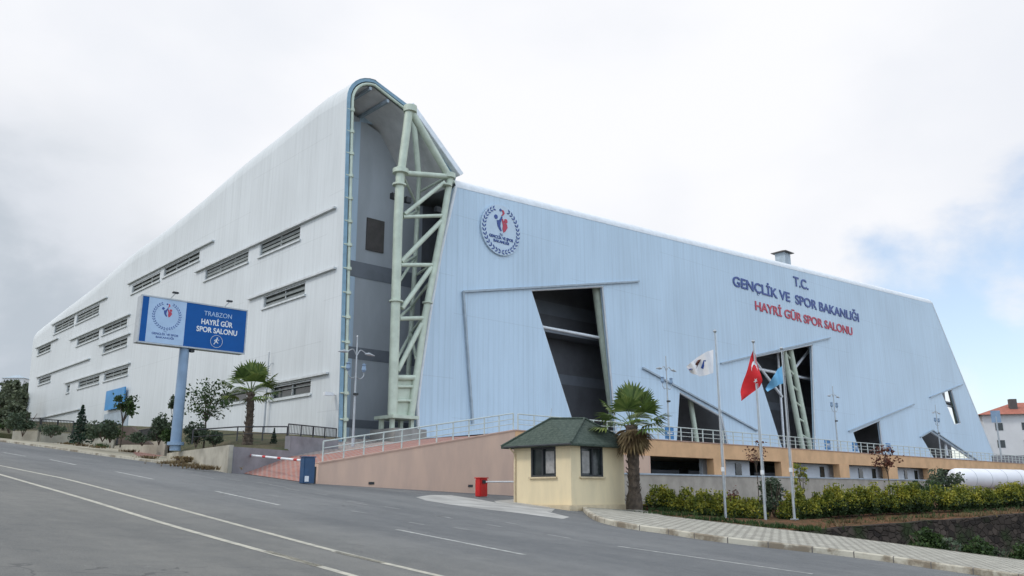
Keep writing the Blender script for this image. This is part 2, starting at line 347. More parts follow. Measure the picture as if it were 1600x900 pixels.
# ------------------------------------------------------------------ mesh collector
ORG = {}
def root_org(o):
    return ORG.get(o.name, Vector((0, 0, 0)))
class MB:
    def __init__(s): s.v = []; s.f = []
    def add(s, vs, fs):
        k = len(s.v); s.v += [Vector(v) for v in vs]; s.f += [tuple(i + k for i in f) for f in fs]; return s
    def quad(s, *p): return s.add(p, [tuple(range(len(p)))])
    def box(s, c, ux, uy, uz, a, b, h):
        """centre of base c, half sizes a,b along ux,uy, height h along uz"""
        c = Vector(c); vs = []
        for z in (0, h):
            for x, y in ((-a, -b), (a, -b), (a, b), (-a, b)):
                vs.append(c + ux * x + uy * y + uz * z)
        return s.add(vs, [(3, 2, 1, 0), (4, 5, 6, 7), (0, 1, 5, 4), (1, 2, 6, 5), (2, 3, 7, 6), (3, 0, 4, 7)])
    def aabox(s, c, a, b, h): return s.box(c, Vector((1, 0, 0)), Vector((0, 1, 0)), UP, a, b, h)
    def tube(s, p0, p1, r0, r1=None, n=10, caps=True):
        r1 = r0 if r1 is None else r1
        p0 = Vector(p0); p1 = Vector(p1); d = (p1 - p0)
        if d.length < 1e-6: return s
        d.normalize(); a = d.orthogonal().normalized(); b = d.cross(a)
        vs = []
        for p, q in ((p0, r0), (p1, r1)):
            for i in range(n):
                t = 2 * math.pi * i / n; vs.append(p + a * math.cos(t) * q + b * math.sin(t) * q)
        fs = [(i, (i + 1) % n, n + (i + 1) % n, n + i) for i in range(n)]
        if caps: fs += [tuple(range(n))[::-1], tuple(range(n, 2 * n))]
        return s.add(vs, fs)
    def path(s, pts, rad, n=8):
        rr = rad if isinstance(rad, (list, tuple)) else [rad] * len(pts)
        pts = [Vector(p) for p in pts]; vs = []; a = None
        for i, p in enumerate(pts):
            d = (pts[min(i + 1, len(pts) - 1)] - pts[max(i - 1, 0)]).normalized()
            a = d.orthogonal().normalized() if a is None else (a - d * a.dot(d)).normalized()
            b = d.cross(a)
            for k in range(n):
                t = 2 * math.pi * k / n; vs.append(p + (a * math.cos(t) + b * math.sin(t)) * rr[i])
        fs = []
        for i in range(len(pts) - 1):
            for k in range(n):
                fs.append((i * n + k, i * n + (k + 1) % n, (i + 1) * n + (k + 1) % n, (i + 1) * n + k))
        fs += [tuple(range(n))[::-1], tuple(range((len(pts) - 1) * n, len(pts) * n))]
        return s.add(vs, fs)
    def poly2(s, loops, fn, thick=None):
        """polygon with holes in a 2D frame; fn(a,b,depth)->3D; thick = depth of the back"""
        flat = [p for lp in loops for p in lp]
        tris = tessellate_polygon([[Vector((a, b, 0)) for a, b in lp] for lp in loops])
        s.add([fn(a, b, 0) for a, b in flat], [tuple(t) for t in tris])
        if thick:
            s.add([fn(a, b, thick) for a, b in flat], [tuple(t)[::-1] for t in tris])
            for lp in loops:
                for i in range(len(lp)):
                    a, b = lp[i], lp[(i + 1) % len(lp)]
                    s.quad(fn(*a, 0), fn(*b, 0), fn(*b, thick), fn(*a, thick))
        return s
    def grid(s, rows, closed=False):
        nr, nc = len(rows), len(rows[0]); vs = [p for rw in rows for p in rw]; fs = []
        for i in range(nr - 1):
            for j in range(nc - 1):
                fs.append((i * nc + j, i * nc + j + 1, (i + 1) * nc + j + 1, (i + 1) * nc + j))
        return s.add(vs, fs)
    def build(s, name, mat, parent=None, smooth_=False, fixn=True, bev=0.0):
        me = bpy.data.meshes.new(name); o0 = root_org(parent) if parent else s.org if hasattr(s, 'org') else Vector((0, 0, 0))
        me.from_pydata([tuple(v - o0) for v in s.v], [], s.f); me.update()
        if fixn or bev:
            bm = bmesh.new(); bm.from_mesh(me)
            if fixn: bmesh.ops.remove_doubles(bm, verts=bm.verts, dist=1e-5) if bev else None
            bmesh.ops.recalc_face_normals(bm, faces=bm.faces)
            if bev:
                ed = [e for e in bm.edges if len(e.link_faces) == 2 and e.calc_face_angle(0) > 0.6]
                bmesh.ops.bevel(bm, geom=ed, offset=bev, segments=2, affect='EDGES', clamp_overlap=True)
            bm.to_mesh(me); bm.free()
        if smooth_:
            for p in me.polygons: p.use_smooth = True
            try: me.set_sharp_from_angle(angle=R_(40))
            except Exception: pass
        me.materials.append(M[mat] if isinstance(mat, str) else mat)
        o = bpy.data.objects.new(name, me); C.objects.link(o)
        if parent: o.parent = parent
        else: o.location = o0
        ORG[o.name] = o0
        return o
def tag(o, label=None, cat=None, group=None, kind=None):
    if label: o['label'] = label
    if cat: o['category'] = cat
    if group: o['group'] = group
    if kind: o['kind'] = kind
    return o
def empty(name, loc, label, cat, group=None, proto=False):
    o = bpy.data.objects.new(name, None); C.objects.link(o); o.location = loc; o.empty_display_size = 0.3
    ORG[o.name] = Vector((0, 0, 0)) if proto else Vector(loc)
    return tag(o, label, cat, group)
def setloc(o, loc, rz=0.0, sc=1.0):
    o.location = loc; o.rotation_euler = (0, 0, rz); o.scale = (sc, sc, sc); return o
def copy_tree(o, parent=None):
    c = o.copy(); C.objects.link(c); c.parent = parent
    for ch in list(o.children): copy_tree(ch, c)
    return c
def struct(o): return tag(o, kind='structure')

def text_obj(name, txt, mat, parent, p0, ux, uy, nn, width, height, off=0.03, depth=0.05, weight=0.0, side=1):
    cu = bpy.data.curves.new(name, 'FONT'); cu.body = txt; cu.extrude = 0.02; cu.offset = weight
    ob = bpy.data.objects.new(name, cu); C.objects.link(ob)
    dg = bpy.context.evaluated_depsgraph_get(); dg.update()
    me = bpy.data.meshes.new_from_object(ob.evaluated_get(dg))
    bpy.data.objects.remove(ob); bpy.data.curves.remove(cu)
    xs = [v.co.x for v in me.vertices]; zs = [v.co.z for v in me.vertices]
    x0, x1 = min(xs), max(xs); cap = 0.72; z0, z1 = min(zs), max(zs)
    o0 = root_org(parent)
    for v in me.vertices:
        a = (v.co.x - x0) / (x1 - x0) * width; b = v.co.y / cap * height
        d = off + (v.co.z - z0) / max(z1 - z0, 1e-6) * depth
        v.co = p0 + ux * a + uy * b + nn * d - o0
    me.materials.clear(); me.materials.append(M[mat])
    o = bpy.data.objects.new(name, me); C.objects.link(o); o.parent = parent; ORG[o.name] = o0
    return o

# ================================================================== GROUND
q0 = onroad(980, 792, 0.12); q1 = onroad(1600, 875.5, 0.12)
sdir = (q1 - q0); sdir.z = 0; sdir.normalize(); snor = Vector((-sdir.y, sdir.x, 0))
if snor.y < 0: snor = -snor
def sst(v, a, b):
    t = cl_((v - a) / (b - a), 0, 1); return t * t * (3 - 2 * t)
def ground_h(x, y):
    p = Vector((x, y, 0)); d = (p - Vector((q0.x, q0.y, 0))).dot(snor); e = (p - Vector((q0.x, q0.y, 0))).dot(sdir)
    dep = sst(d, -0.2, 2.6) * sst(e, 3, 9)
    far = max(0, math.hypot(x, y) - 200)
    return P(x, y) - 0.16 - dep * 0.75
mb = MB(); rows = []
def axis(lo, hi):
    a = []; v = lo
    while v < hi:
        a.append(v); v += 1.2 if -20 < v < 60 else (6 if -130 < v < 200 else 60)
    return a + [hi]
for y in axis(-1500, 2500):
    rows.append([Vector((x, y, ground_h(x, y))) for x in axis(-2000, 2000)])
mb.grid(rows); struct(mb.build('ground', 'grass', smooth_=True, fixn=False))

# road: one asphalt sheet ending under the kerbs
kerb_px = [(912, 800), (922, 809), (940, 817), (980, 826), (1043, 835), (1107, 845), (1200, 856), (1300, 867), (1400, 880), (1500, 895)]
kerb = [onroad(u, v) for u, v in kerb_px]
kd = (kerb[-1] - kerb[-3]).normalized()
kerb += [kerb[-1] + kd * t for t in (6, 14, 30, 60)]
tip_in = [onroad(u, v) for u, v in ((909, 794), (914, 789), (924, 786.5), (945, 787))]
def drop(pts, dz): return [Vector((p.x, p.y, P(p.x, p.y) + dz)) for p in pts]
lk_px = [(0, 690), (75, 700), (150, 711), (250, 724), (320, 732), (357, 737)]
lkerb = [onroad(u, v) for u, v in lk_px]
ld = (lkerb[0] - lkerb[1]).normalized(); lkerb = [lkerb[0] + ld * 90, lkerb[0] + ld * 30] + lkerb
# far boundary of asphalt: under the left pavement, behind the ramp wall and kiosk
back = [Vector((p.x, p.y + 0.6, 0)) for p in lkerb] + [Vector((-13.5, 44, 0)), Vector((-6, 50, 0)), Vector((8, 52, 0)), Vector((9.0, 44, 0))]
inn = [Vector((q.x, q.y + 0.3, 0)) for q in kerb[3:]]
outer = back + [Vector((kerb[2].x + 2.0, kerb[2].y + 1.5, 0))] + inn
near = [Vector((outer[-1].x, outer[-1].y, 0)), Vector((90, -70, 0)), Vector((-95, -70, 0)), Vector((-95, outer[0].y, 0))]
loop = [(p.x, p.y) for p in outer] + [(p.x, p.y) for p in near[1:]]
mb = MB(); mb.poly2([loop], lambda a, b, d: Vector((a, b, P(a, b))))
struct(mb.build('road', 'asphalt', fixn=False))

def strip(pts, w, dz, mb=None):
    mb = mb or MB(); L = []; Rr = []
    for i, p in enumerate(pts):
        d = pts[min(i + 1, len(pts) - 1)] - pts[max(i - 1, 0)]; d.z = 0; d.normalize(); s = Vector((-d.y, d.x, 0))
        a = p + s * w / 2; b = p - s * w / 2
        L.append(Vector((a.x, a.y, P(a.x, a.y) + dz))); Rr.append(Vector((b.x, b.y, P(b.x, b.y) + dz)))
    mb.grid([L, Rr]); return mb
def subdiv(pts, n=6):
    """Catmull-Rom through the measured points"""
    out_ = []
    for i in range(len(pts) - 1):
        p0 = pts[max(i - 1, 0)]; p1 = pts[i]; p2 = pts[i + 1]; p3 = pts[min(i + 2, len(pts) - 1)]
        for k in range(n):
            t = k / n
            out_.append(0.5 * ((2 * p1) + (-p0 + p2) * t + (2 * p0 - 5 * p1 + 4 * p2 - p3) * t * t + (-p0 + 3 * p1 - 3 * p2 + p3) * t ** 3))
    return out_ + [pts[-1]]
lineA = [onroad(*p) for p in ((0, 727.5), (100, 748), (200, 774), (300, 801), (400, 828), (500, 855), (600, 880), (690, 901))]
lineB = [onroad(*p) for p in ((0, 741.5), (125, 777.5), (250, 816), (375, 851.5), (500, 885.3), (555, 901))]
def ext(pts, a, b):
    return [pts[0] + (pts[0] - pts[1]).normalized() * a] + pts + [pts[-1] + (pts[-1] - pts[-2]).normalized() * b]
for pts in (lineA, lineB):
    struct(strip(subdiv(ext(pts, 40, 30)), 0.15, 0.004).build('road_line', 'paintyel', fixn=False))
for a, b, w, m in (((5, 707), (40, 713), .13, 'paintline'), ((78, 718), (119, 726.5), .13, 'paintline'), ((181, 737), (240, 749), .13, 'paintline'),
                   ((337, 767.5), (436, 789.2), .13, 'paintline'), ((620, 827.5), (820, 867), .13, 'paintline'),
                   ((965, 853.5), (1270, 897), .12, 'paintline'), ((680, 805), (707, 810.5), .12, 'oldpaint'), ((855, 835), (892, 841.5), .12, 'oldpaint'),
                   ((540, 783), (575, 789), .12, 'oldpaint'), ((420, 757), (450, 762), .12, 'oldpaint'), ((300, 742), (335, 748), .1, 'oldpaint'), ((1430, 924), (1600, 950), .12, 'paintline')):
    struct(strip([onroad(*a), onroad(*b)], w, 0.004).build('road_dash', m, fixn=False))
for u, v in ((367, 750), (412, 755), (455, 764.5), (500, 772), (556, 784), (612, 793.5), (690, 807), (770, 821), (430, 775), (560, 800), (650, 818), (720, 826), (800, 818)):
    struct(strip([onroad(u - 11, v - 1.8), onroad(u + 13, v + 2.0)], .13, 0.004).build('road_dash', 'oldpaint', fixn=False))
# worn concrete aprons in front of the barrier
def sheet(name, px, dz, mat):
    pts = [onroad(*p) for p in px]; mb = MB()
    mb.poly2([[(p.x, p.y) for p in pts]], lambda a, b, d: Vector((a, b, P(a, b) + dz)))
    return struct(mb.build(name, mat, fixn=False))
sheet('worn_patch', [(650, 777), (672, 773.5), (705, 774), (740, 779), (800, 790), (845, 797), (890, 808), (880, 811), (820, 803), (760, 796), (700, 788), (665, 782)], 0.004, 'apron')
sheet('kiosk_apron', [(772, 783), (806, 780), (850, 788), (868, 795), (862, 800), (815, 796), (780, 789)], 0.008, 'apron')

# right-hand pavement with kerb
inner_px = [(980, 791), (1033, 805), (1128, 816.5), (1233, 828.5), (1300, 836.5), (1450, 856), (1600, 875.5)]
inner = [onroad(u, v, 0.16) for u, v in inner_px]
idr = (inner[-1] - inner[-2]).normalized(); inner += [inner[-1] + idr * t for t in (8, 20, 55)]
KH = 0.17
ktop = subdiv(kerb, 4)
def inset(pts, w):
    res = []
    for i, p in enumerate(pts):
        d = pts[min(i + 1, len(pts) - 1)] - pts[max(i - 1, 0)]; d.z = 0; d.normalize()
        s = Vector((-d.y, d.x, 0)); res.append(p + s * w)
    return res
full = subdiv([tip_in[3], tip_in[2], tip_in[1], tip_in[0]] + kerb, 4)
kin = inset(full, 0.17)
rows = [drop(full, -0.05), drop(full, KH - 0.03), drop(inset(full, 0.03), KH), drop(kin, KH), drop(kin, KH - 0.012)]
struct(MB().grid(rows).build('kerb', 'kerb', smooth_=True, fixn=False))
mb = MB(); lp = [(p.x, p.y) for p in kin] + [(p.x, p.y) for p in reversed(inner)]
mb.poly2([lp], lambda a, b, d: Vector((a, b, P(a, b) + KH - 0.012)))
struct(mb.build('pavement', 'pavers', fixn=False))
inn2 = [Vector((p.x, p.y, 0)) for p in inner]
struct(MB().grid([drop(inn2, KH - 0.005), drop(inset(inn2, 0.1), KH - 0.005), drop(inset(inn2, 0.1), -1.3)]).build('pavement_edge', 'kerb', fixn=False))

# left pavement
lwall_px = [(0, 684), (20, 688.5), (60, 685), (111, 691), (178, 699), (259, 713), (300, 722), (359, 736)]
lin = [onroad(u, v, 0.12) for u, v in ((0, 684.5), (60, 690), (111, 694), (178, 700.5), (259, 713), (300, 722), (358, 735))]
ld2 = (lin[0] - lin[2]).normalized(); lin = [lin[0] + ld2 * 90, lin[0] + ld2 * 30] + lin
a = drop(lkerb, -0.05); b = drop(lkerb, 0.12)
struct(MB().grid([a, b, drop(inset(lkerb, 0.2), 0.121)]).build('kerb', 'kerb', fixn=False))
mb = MB(); lp = [(p.x, p.y) for p in inset(lkerb, 0.2)] + [(p.x, p.y) for p in reversed(inset(lin, 0.35))]
mb.poly2([lp], lambda a, b, d: Vector((a, b, P(a, b) + 0.12)))
struct(mb.build('pavement', 'dust', fixn=False))
sheet('red_paving_patch', [(205, 709), (240, 708.5), (262, 714), (240, 717), (215, 716)], 0.13, 'redpave')

# ================================================================== SPORTS HALL
hall = empty('sports_hall', F(0, ZB), 'huge white sloping sports hall with green steel truss at its corner', 'sports hall')
RS = 2.2                                                    # radius of the shoulder
sil = [(522.0, 142.3), (472.0, 187.3), (420.0, 226), (389.0, 252.5), (333.0, 302.1), (278.0, 346.2), (222.0, 385.5), (167.0, 434.6), (111.0, 477), (54.0, 522.6)]
top = sorted((sw(u, v, -RS * 0.5)) for u, v in sil)
s_end = sw(47, 600)[0]
apex = fw(560, 115, -1.15)                                         # roof level at the front edge
LEAN = 1.15 / 24
def slean(z): return max(0, (z - ZB)) * LEAN
def topz(s):
    pts = [(0.0, apex[1])] + [p for p in top if p[0] > 2.0]
    if s <= pts[0][0]: return pts[0][1]
    for i in range(len(pts) - 1):
        if s <= pts[i + 1][0]:
            u = (s - pts[i][0]) / (pts[i + 1][0] - pts[i][0]); return pts[i][1] * (1 - u) + pts[i + 1][1] * u
    a, b = pts[-2], pts[-1]
    return b[1] + (b[1] - a[1]) / (b[0] - a[0]) * (s - b[0])
def topzs(s):
    return sum(topz(s + d) for d in (-2.5, 0, 2.5)) / 3 if s > 4 else topz(s)
print('O', O, 's_end', s_end, 'apex', apex, 'tops', [(round(a), round(b, 1)) for a, b in top])
zl0, zl1 = ZB - 3.5, ZB - 3.0
win_px = [
 ((205.7,448),(249.9,422.8),(250.6,438.6),(205.7,459.4)), ((255.5,420.5),(312.2,389.5),(312.2,406.5),(255.5,434)),
 ((319.8,421.6),(388.5,390.3),(388.5,410.3),(319.8,438.6)), ((405.5,380),(469,352.5),(470,374.4),(405.5,401.6)),
 ((411,464),(475.8,439.4),(478.4,460.5),(411,482)), ((422.7,604),(485.3,592.8),(486.7,616),(422.7,625.9)),
 ((345,617),(386,610),(386,627),(345,634)), ((84.8,508.8),(116,494),(116,508.8),(84.8,522)),
 ((119.2,492.8),(154.8,474.8),(155.2,490.8),(119.2,506)), ((58.8,544.8),(79.2,537.2),(79.2,548),(58.8,555.2)),
 ((120,530),(154.8,515.2),(154.8,528),(120,540.8)), ((160,513.2),(198.8,494.8),(198.8,508.8),(160,524)),
 ((160.8,540),(198.8,526),(198.8,540),(160.8,552.8)), ((60,592),(79.2,586),(79.2,596),(60,602)),
 ((122,596),(155.2,586),(155.2,598),(122,608)), ((162,584),(200,572),(200,586),(162,596)), ((104,602),(108.8,600.8),(108.8,613),(104,614.4))]
wins = []
for q in win_px:
    p = [sw(*c) for c in q]
    s1 = (p[0][0] + p[3][0]) / 2; s0 = (p[1][0] + p[2][0]) / 2; zt = (p[0][1] + p[1][1]) / 2; zb = (p[2][1] + p[3][1]) / 2
    wins.append((s0, s1, zb, zt))
NS = 44
ss = [s_end * i / NS for i in range(NS + 1)]
def endlean(z): return s_end + 0.25 * (z - 10) * 0.55
outer = [(slean(zl0), zl0), (s_end, zl0 + 4)]
tl = []
for s in ss:
    zt_ = topzs(s) - RS
    x = s + (slean(zt_) * (1 - s / s_end)) + (endlean(zt_) - s_end) * (s / s_end)
    tl.append((x, zt_))
def topfn(x):
    if x <= tl[0][0]: return tl[0][1]
    for (a, za), (b, zb2) in zip(tl, tl[1:]):
        if x <= b: return za + (zb2 - za) * (x - a) / (b - a)
    return tl[-1][1]
def botfn(x): return zl0 + 3 * x / s_end
brk = sorted(set([1.3] + [round(v, 4) for w_ in wins for v in w_[:2]] + [x for x, _ in tl if 1.5 < x < s_end - 1.5]))
brk = [v for i, v in enumerate(brk) if i == 0 or v - brk[i - 1] > 1e-3]
mb = MB()
def fs(*pts): mb.quad(*[S(a, z, 0) for a, z in pts])
fs((slean(zl0), zl0), (1.3, botfn(1.3)), (1.3, topfn(1.3)), tl[0])
for a, b in zip(brk, brk[1:]):
    mid = (a + b) / 2; za, zb2 = botfn(a), botfn(b)
    for w_ in sorted([w_ for w_ in wins if w_[0] < mid < w_[1]], key=lambda w_: w_[2]):
        if w_[2] > max(za, zb2) + 1e-3: fs((a, za), (b, zb2), (b, w_[2]), (a, w_[2]))
        za = zb2 = max(za, w_[3])
    fs((a, za), (b, zb2), (b, topfn(b)), (a, topfn(a)))
x_ = brk[-1]; fs((x_, botfn(x_)), (s_end - 1.0, botfn(x_)), tl[-1], (x_, topfn(x_)))
for s0, s1, zb, zt in wins:                                  # reveals
    for p, q in (((s0, zb), (s1, zb)), ((s1, zb), (s1, zt)), ((s1, zt), (s0, zt)), ((s0, zt), (s0, zb))):
        mb.quad(S(*p, 0), S(*q, 0), S(*q, -.32), S(*p, -.32))
mb.build('side_wall', 'side_clad', hall, fixn=False)
for (s0, s1, zb, zt) in wins:
    c = (s0 + s1) / 2; w = (s1 - s0) / 2
    g = MB().box(S(c, zb - .02, -0.30), l, m_, UP, w + .04, 0.02, zt - zb + .04).build('window', 'glassmid' if zt > ZB + 8 else 'glass', hall)
    fr = MB()
    fr.box(S(c, zb - 0.10, 0.03), l, m_, UP, w + 0.12, 0.09, 0.13)
    fr.build('sill', 'trimw', g)
    fr = MB()
    for x in (s0 + .05, s1 - .05): fr.box(S(x, zb + .03, -0.12), l, m_, UP, 0.06, 0.10, zt - zb - .06)
    for z in (zb + .03, zt - .10): fr.box(S(c, z, -0.14), l, m_, UP, w - .02, 0.11, .07)
    nm = max(1, int(2 * w / 2.4))
    for k in range(1, nm): fr.box(S(s0 + (s1 - s0) * k / nm, zb + .03, -0.2), l, m_, UP, 0.035, 0.05, zt - zb - .06)
    fr.build('frame', 'trimw', g)
    lv = MB(); nl = max(3, int((zt - zb) / 0.24))
    up_half = zt > ZB + 8
    for k in range(nl):
        if not up_half and k % 2: continue
        z = zb + 0.1 + (zt - zb - 0.2) * k / (nl - 1)
        lv.box(S(c, z, -0.17), l, m_, UP, w - 0.08, 0.035, 0.20 if up_half else 0.07)
    lv.build('louvres', 'louvre', g)
for (a, b) in (((201,447),(335,376)), ((306.5,427.3),(525.6,326)), ((389.6,470),(525.6,420.5)), ((345,617.5),(514,585)), ((82,508.8),(168,466)),
               ((57,544.5),(91,531)), ((110,533.5),(204,492)), ((155,541.5),(204,522)), ((58,592),(141,561)), ((102,600.5),(204,569)), ((62,654),(125,642))):
    p, q = sw(*a), sw(*b); z = (p[1] + q[1]) / 2
    MB().box(S((p[0] + q[0]) / 2, z + 0.02, 0.12), l, m_, UP, abs(p[0] - q[0]) / 2, 0.10, 0.13).build('drip_trim', 'trimw', hall)

# front wall
tT, zT = fw(641, 165, -1.0); tB, zBT = fw(712, 276); tR, zRT = fw(1455, 466)
print('T', tT, zT, 'B', tB, zBT, 'R', tR, zRT)
RF = 0.8
tbl = fw(653, 687)[0]; tbr = fw(1562, 720)[0]
edge_l = [fw(u, v) for u, v in ((700, 344), (689, 392), (673, 480), (658, 580), (652, 632), (653, 687))]
front = [(edge_l[-1][0], ZB - 1.5), (tbr + 0.8, ZB - 1.5), (tR, zRT - RF), (tB, zBT - RF)] + edge_l[:-1]
opens_px = [
 [(830, 453), (943, 447), (966, 690), (905, 690)],
 [(1177, 558), (1270, 538), (1276, 712), (1226, 712)],
 [(1062, 612), (1129, 651), (1143, 712), (1056, 712)],
 [(1333, 675), (1375, 657), (1382, 712), (1345, 712)],
 [(1471, 613), (1487, 607.5), (1502, 662), (1492, 664)],
 [(1440, 683), (1455, 674), (1520, 717), (1460, 717)]]
opens = [[fw(*p) for p in q] for q in opens_px]
mb = MB(); mb.poly2([front] + opens, lambda a, b, d: F(a, b, -d), 0.4)
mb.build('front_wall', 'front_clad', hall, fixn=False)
for q in opens:                                            # pale jamb lining round each opening
    mb = MB()
    for i in range(4):
        a = Vector((q[i][0], q[i][1], 0)); b = Vector((q[(i + 1) % 4][0], q[(i + 1) % 4][1], 0))
        pa, pb = F(a.x, a.y, -0.12), F(b.x, b.y, -0.12)
        mb.path([pa, pb], 0.10, 6)
    mb.build('opening_lining', 'rim', hall)
for pts in ([(722, 456), (997, 440)], [(722, 456), (737, 662)], [(1125, 568), (1296, 528)], [(1003, 575), (1182, 673)],
            [(1325, 674), (1427, 632)], [(1452, 621), (1503, 601)], [(1437, 683), (1456, 672), (1526, 719)]):
    P3 = [F(*fw(*p), 0.0) for p in pts]
    mb = MB()
    for a, b in zip(P3, P3[1:]):
        d = (b - a).normalized(); u2 = d.cross(n_).normalized()
        mb.box(a + n_ * 0.10, u2, n_, d, 0.07, 0.10, (b - a).length)
    mb.build('drip_trim', 'trim', hall)

# roof with shoulders
def z0(t):
    if t <= RS * .9: return apex[1]
    if t <= tT: return apex[1] + (zT - apex[1]) * ((t - RS * .9) / (tT - RS * .9))
    if t <= tB: return zT + (zBT - zT) * (t - tT) / (tB - tT)
    return zBT + (zRT - zBT) * (t - tB) / (tR - tB)
def zr(s, t):
    return z0(t) + (topzs(s) - apex[1]) * (1 - 0.5 * min(1, t / 120))
tlast = tR
ts = [RS + (tT - RS) * i / 3 for i in range(4)] + [tT + (tB - tT) * i / 3 for i in range(1, 4)] + [tB + (tlast - tB) * i / 26 for i in range(1, 27)]
rows = []
for i, s in enumerate(ss):
    row = []
    sx = tl[i][0]
    for k in range(9):
        a = math.pi / 2 * k / 8
        z = topzs(s) - RS + RS * math.sin(a)
        row.append(S(sx + (0.0), z, -RS * (1 - math.cos(a))))
    for t in ts[1:]:
        sf = RF if (s == 0 and t >= tB - 1e-6) else sx
        if s == 0 and t < tB: sf = slean(z0(t))
        row.append(O + r * t + l * sf + UP * zr(s, t))
    rows.append(row)
MB().grid(rows).build('roof', 'side_clad', hall, smooth_=True, fixn=False)
# rounded rim over the front wall
rows = []
for k in range(8):
    a = math.pi / 2 * k / 7
    rows.append([F(t, z0(t) - RF + RF * math.sin(a), 0.02 - RF * (1 - math.cos(a)) - 0.0) for t in [tB + (tR - tB) * i / 12 for i in range(13)]])
MB().grid(rows).build('roof_rim', 'rim', hall, smooth_=True, fixn=False)
# edge of the shell at the open corner: outer and inner profile
def profile(ins):
    pts = [(ins, ZB - 2.0), (ins, apex[1] - RS)]
    rr = RS - ins
    for k in range(1, 9):
        a = math.pi / 2 * k / 8; pts.append((RS - rr * math.cos(a), apex[1] - RS + rr * math.sin(a)))
    pts += [(tT - ins * 0.4, zT - ins * 1.05), (tB - ins * 0.3, zBT - ins * 1.3)]
    return pts
pf = lambda pts, ds: [F(t, z, -slean(z) * (1 if t < tT + .5 else 0.0) - ds) for t, z in pts]
MB().grid([pf(profile(-0.02), 0.0), pf(profile(-0.02), -0.06), pf(profile(0.24), -0.06), pf(profile(0.24), 0.3)]).build('edge_fascia', 'teal', hall, fixn=False)
tu = MB(); cp = pf(profile(0.42), -0.02)
tu.path(cp, 0.11, 10)
tube = tu.build('edge_tube', 'green', hall, smooth_=True)
for i in range(14):
    cs = MB()
    z = ZB + 1 + i * 1.62
    if z > apex[1] - RS: break
    cs.tube(F(0.02, z, -slean(z) + 0.02), F(0.62, z, -slean(z) + 0.02), 0.05, n=6); cs.tube(F(0.42, z - .1, -slean(z) + .02), F(.42, z + .1, -slean(z) + .02), .17, n=10)
    cs.build('edge_bracket', 'green', hall)
pr = profile(0.55)
MB().grid([pf(pr, 0.1), [F(t, z, -4.6 - slean(z)) for t, z in pr]]).build('soffit', 'soffit', hall, smooth_=True, fixn=False)
for t in (1.9, 3.4):
    bm_ = MB(); pa_, pb_ = F(t, z0(t) - .72, -1.2), F(t, z0(t) - .72, -5.6); bm_.box(pa_, r, UP, (pb_ - pa_).normalized(), .10, .12, (pb_ - pa_).length); bm_.build('soffit_beam', 'trim', hall)
# recessed grey end wall behind the screen
EW = -4.8
te = fw(1479, 640, EW)[0]
ewp = [(0.35, ZB - 2), (te, ZB - 2), (te, z0(te) - 1.5)] + [(t, z0(t) - 0.9) for t in (60, 30, tB, tT, RS + .3)] + [(0.45, apex[1] - RS - .8)]
MB().poly2([ewp], lambda a, b, d: F(a, b, EW - d), 0.3).build('end_wall', 'endwall', hall, fixn=False)
tk = tB + 0.6
MB().quad(F(tk, ZB - 2, EW + .02), F(te - .02, ZB - 2, EW + .02), F(te - .02, z0(te) - 1.6, EW + .02), F(tk, z0(tk) - .9, EW + .02)).build('screen_back_shade', 'backshade', hall, fixn=False)  # dark sheet over the end wall, painting the shade behind the openings
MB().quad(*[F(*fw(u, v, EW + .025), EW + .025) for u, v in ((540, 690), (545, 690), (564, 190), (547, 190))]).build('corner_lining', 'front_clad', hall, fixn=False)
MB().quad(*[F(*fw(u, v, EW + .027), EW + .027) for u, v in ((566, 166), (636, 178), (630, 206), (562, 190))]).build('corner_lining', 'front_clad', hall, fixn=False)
for v0, v1 in ((406, 431), (541, 560), (655, 668)):
    za, zb = fw(546, v0, EW)[1], fw(546, v1, EW)[1]
    MB().quad(F(0.4, zb, EW + .03), F(te - .1, zb, EW + .03), F(te - .1, za, EW + .03), F(0.4, za, EW + .03)).build('wall_band', 'band', hall)
a, b = fw(573, 340, EW), fw(598, 396, EW)
vt = MB().box(F((a[0] + b[0]) / 2, b[1], EW + .06), r, n_, UP, (b[0] - a[0]) / 2, 0.05, a[1] - b[1]).build('vent_panel', 'brown', hall)
# dim plane of catwalk floors behind the screen
for zz in (ZB + 9.5, ZB + 16.5):
    MB().box(F((tB + 6 + te) / 2, zz, EW + 1.0), r, n_, UP, (te - tB - 6) / 2, 0.9, 0.25).build('catwalk', 'band', hall)
# light members seen through the openings
def member(pa, pb, rad, off, name='bracing_tube', mat='green', par=None):
    return MB().path([F(*fw(*pa, off), off), F(*fw(*pb, off), off)], rad, 10).build(name, mat, par or hall, smooth_=True)
member((842, 510), (960, 532), 0.13, -1.2, mat='rim')
member((931, 440), (960, 660), 0.42, -1.0)
member((1180, 565), (1222, 620), 0.16, -1.5, mat='rim'); member((1160, 572), (1290, 597), 0.15, -1.5, mat='rim')
member((1278, 530), (1238, 580), 0.16, -1.5, mat='rim'); member((1255, 535), (1290, 570), 0.14, -1.6, mat='rim')
member((1222, 535), (1256, 712), 0.30, -0.9); member((1232, 533), (1268, 712), 0.30, -0.9); member((1214, 533), (1226, 712), 0.14, -1.6, mat='rim')
for k in range(7):
    u = k / 6; member((1222 + 34 * u, 545 + 160 * u), (1234 + 34 * u, 560 + 150 * u), 0.12, -0.9)
member((1077, 615), (1090, 700), 0.25, -1.2); member((1483, 605), (1497, 664), 0.3, -0.8); member((1474, 632), (1500, 640), 0.12, -0.9, mat='rim')
member((1474, 680), (1479, 712), 0.25, -0.7, mat='rim')

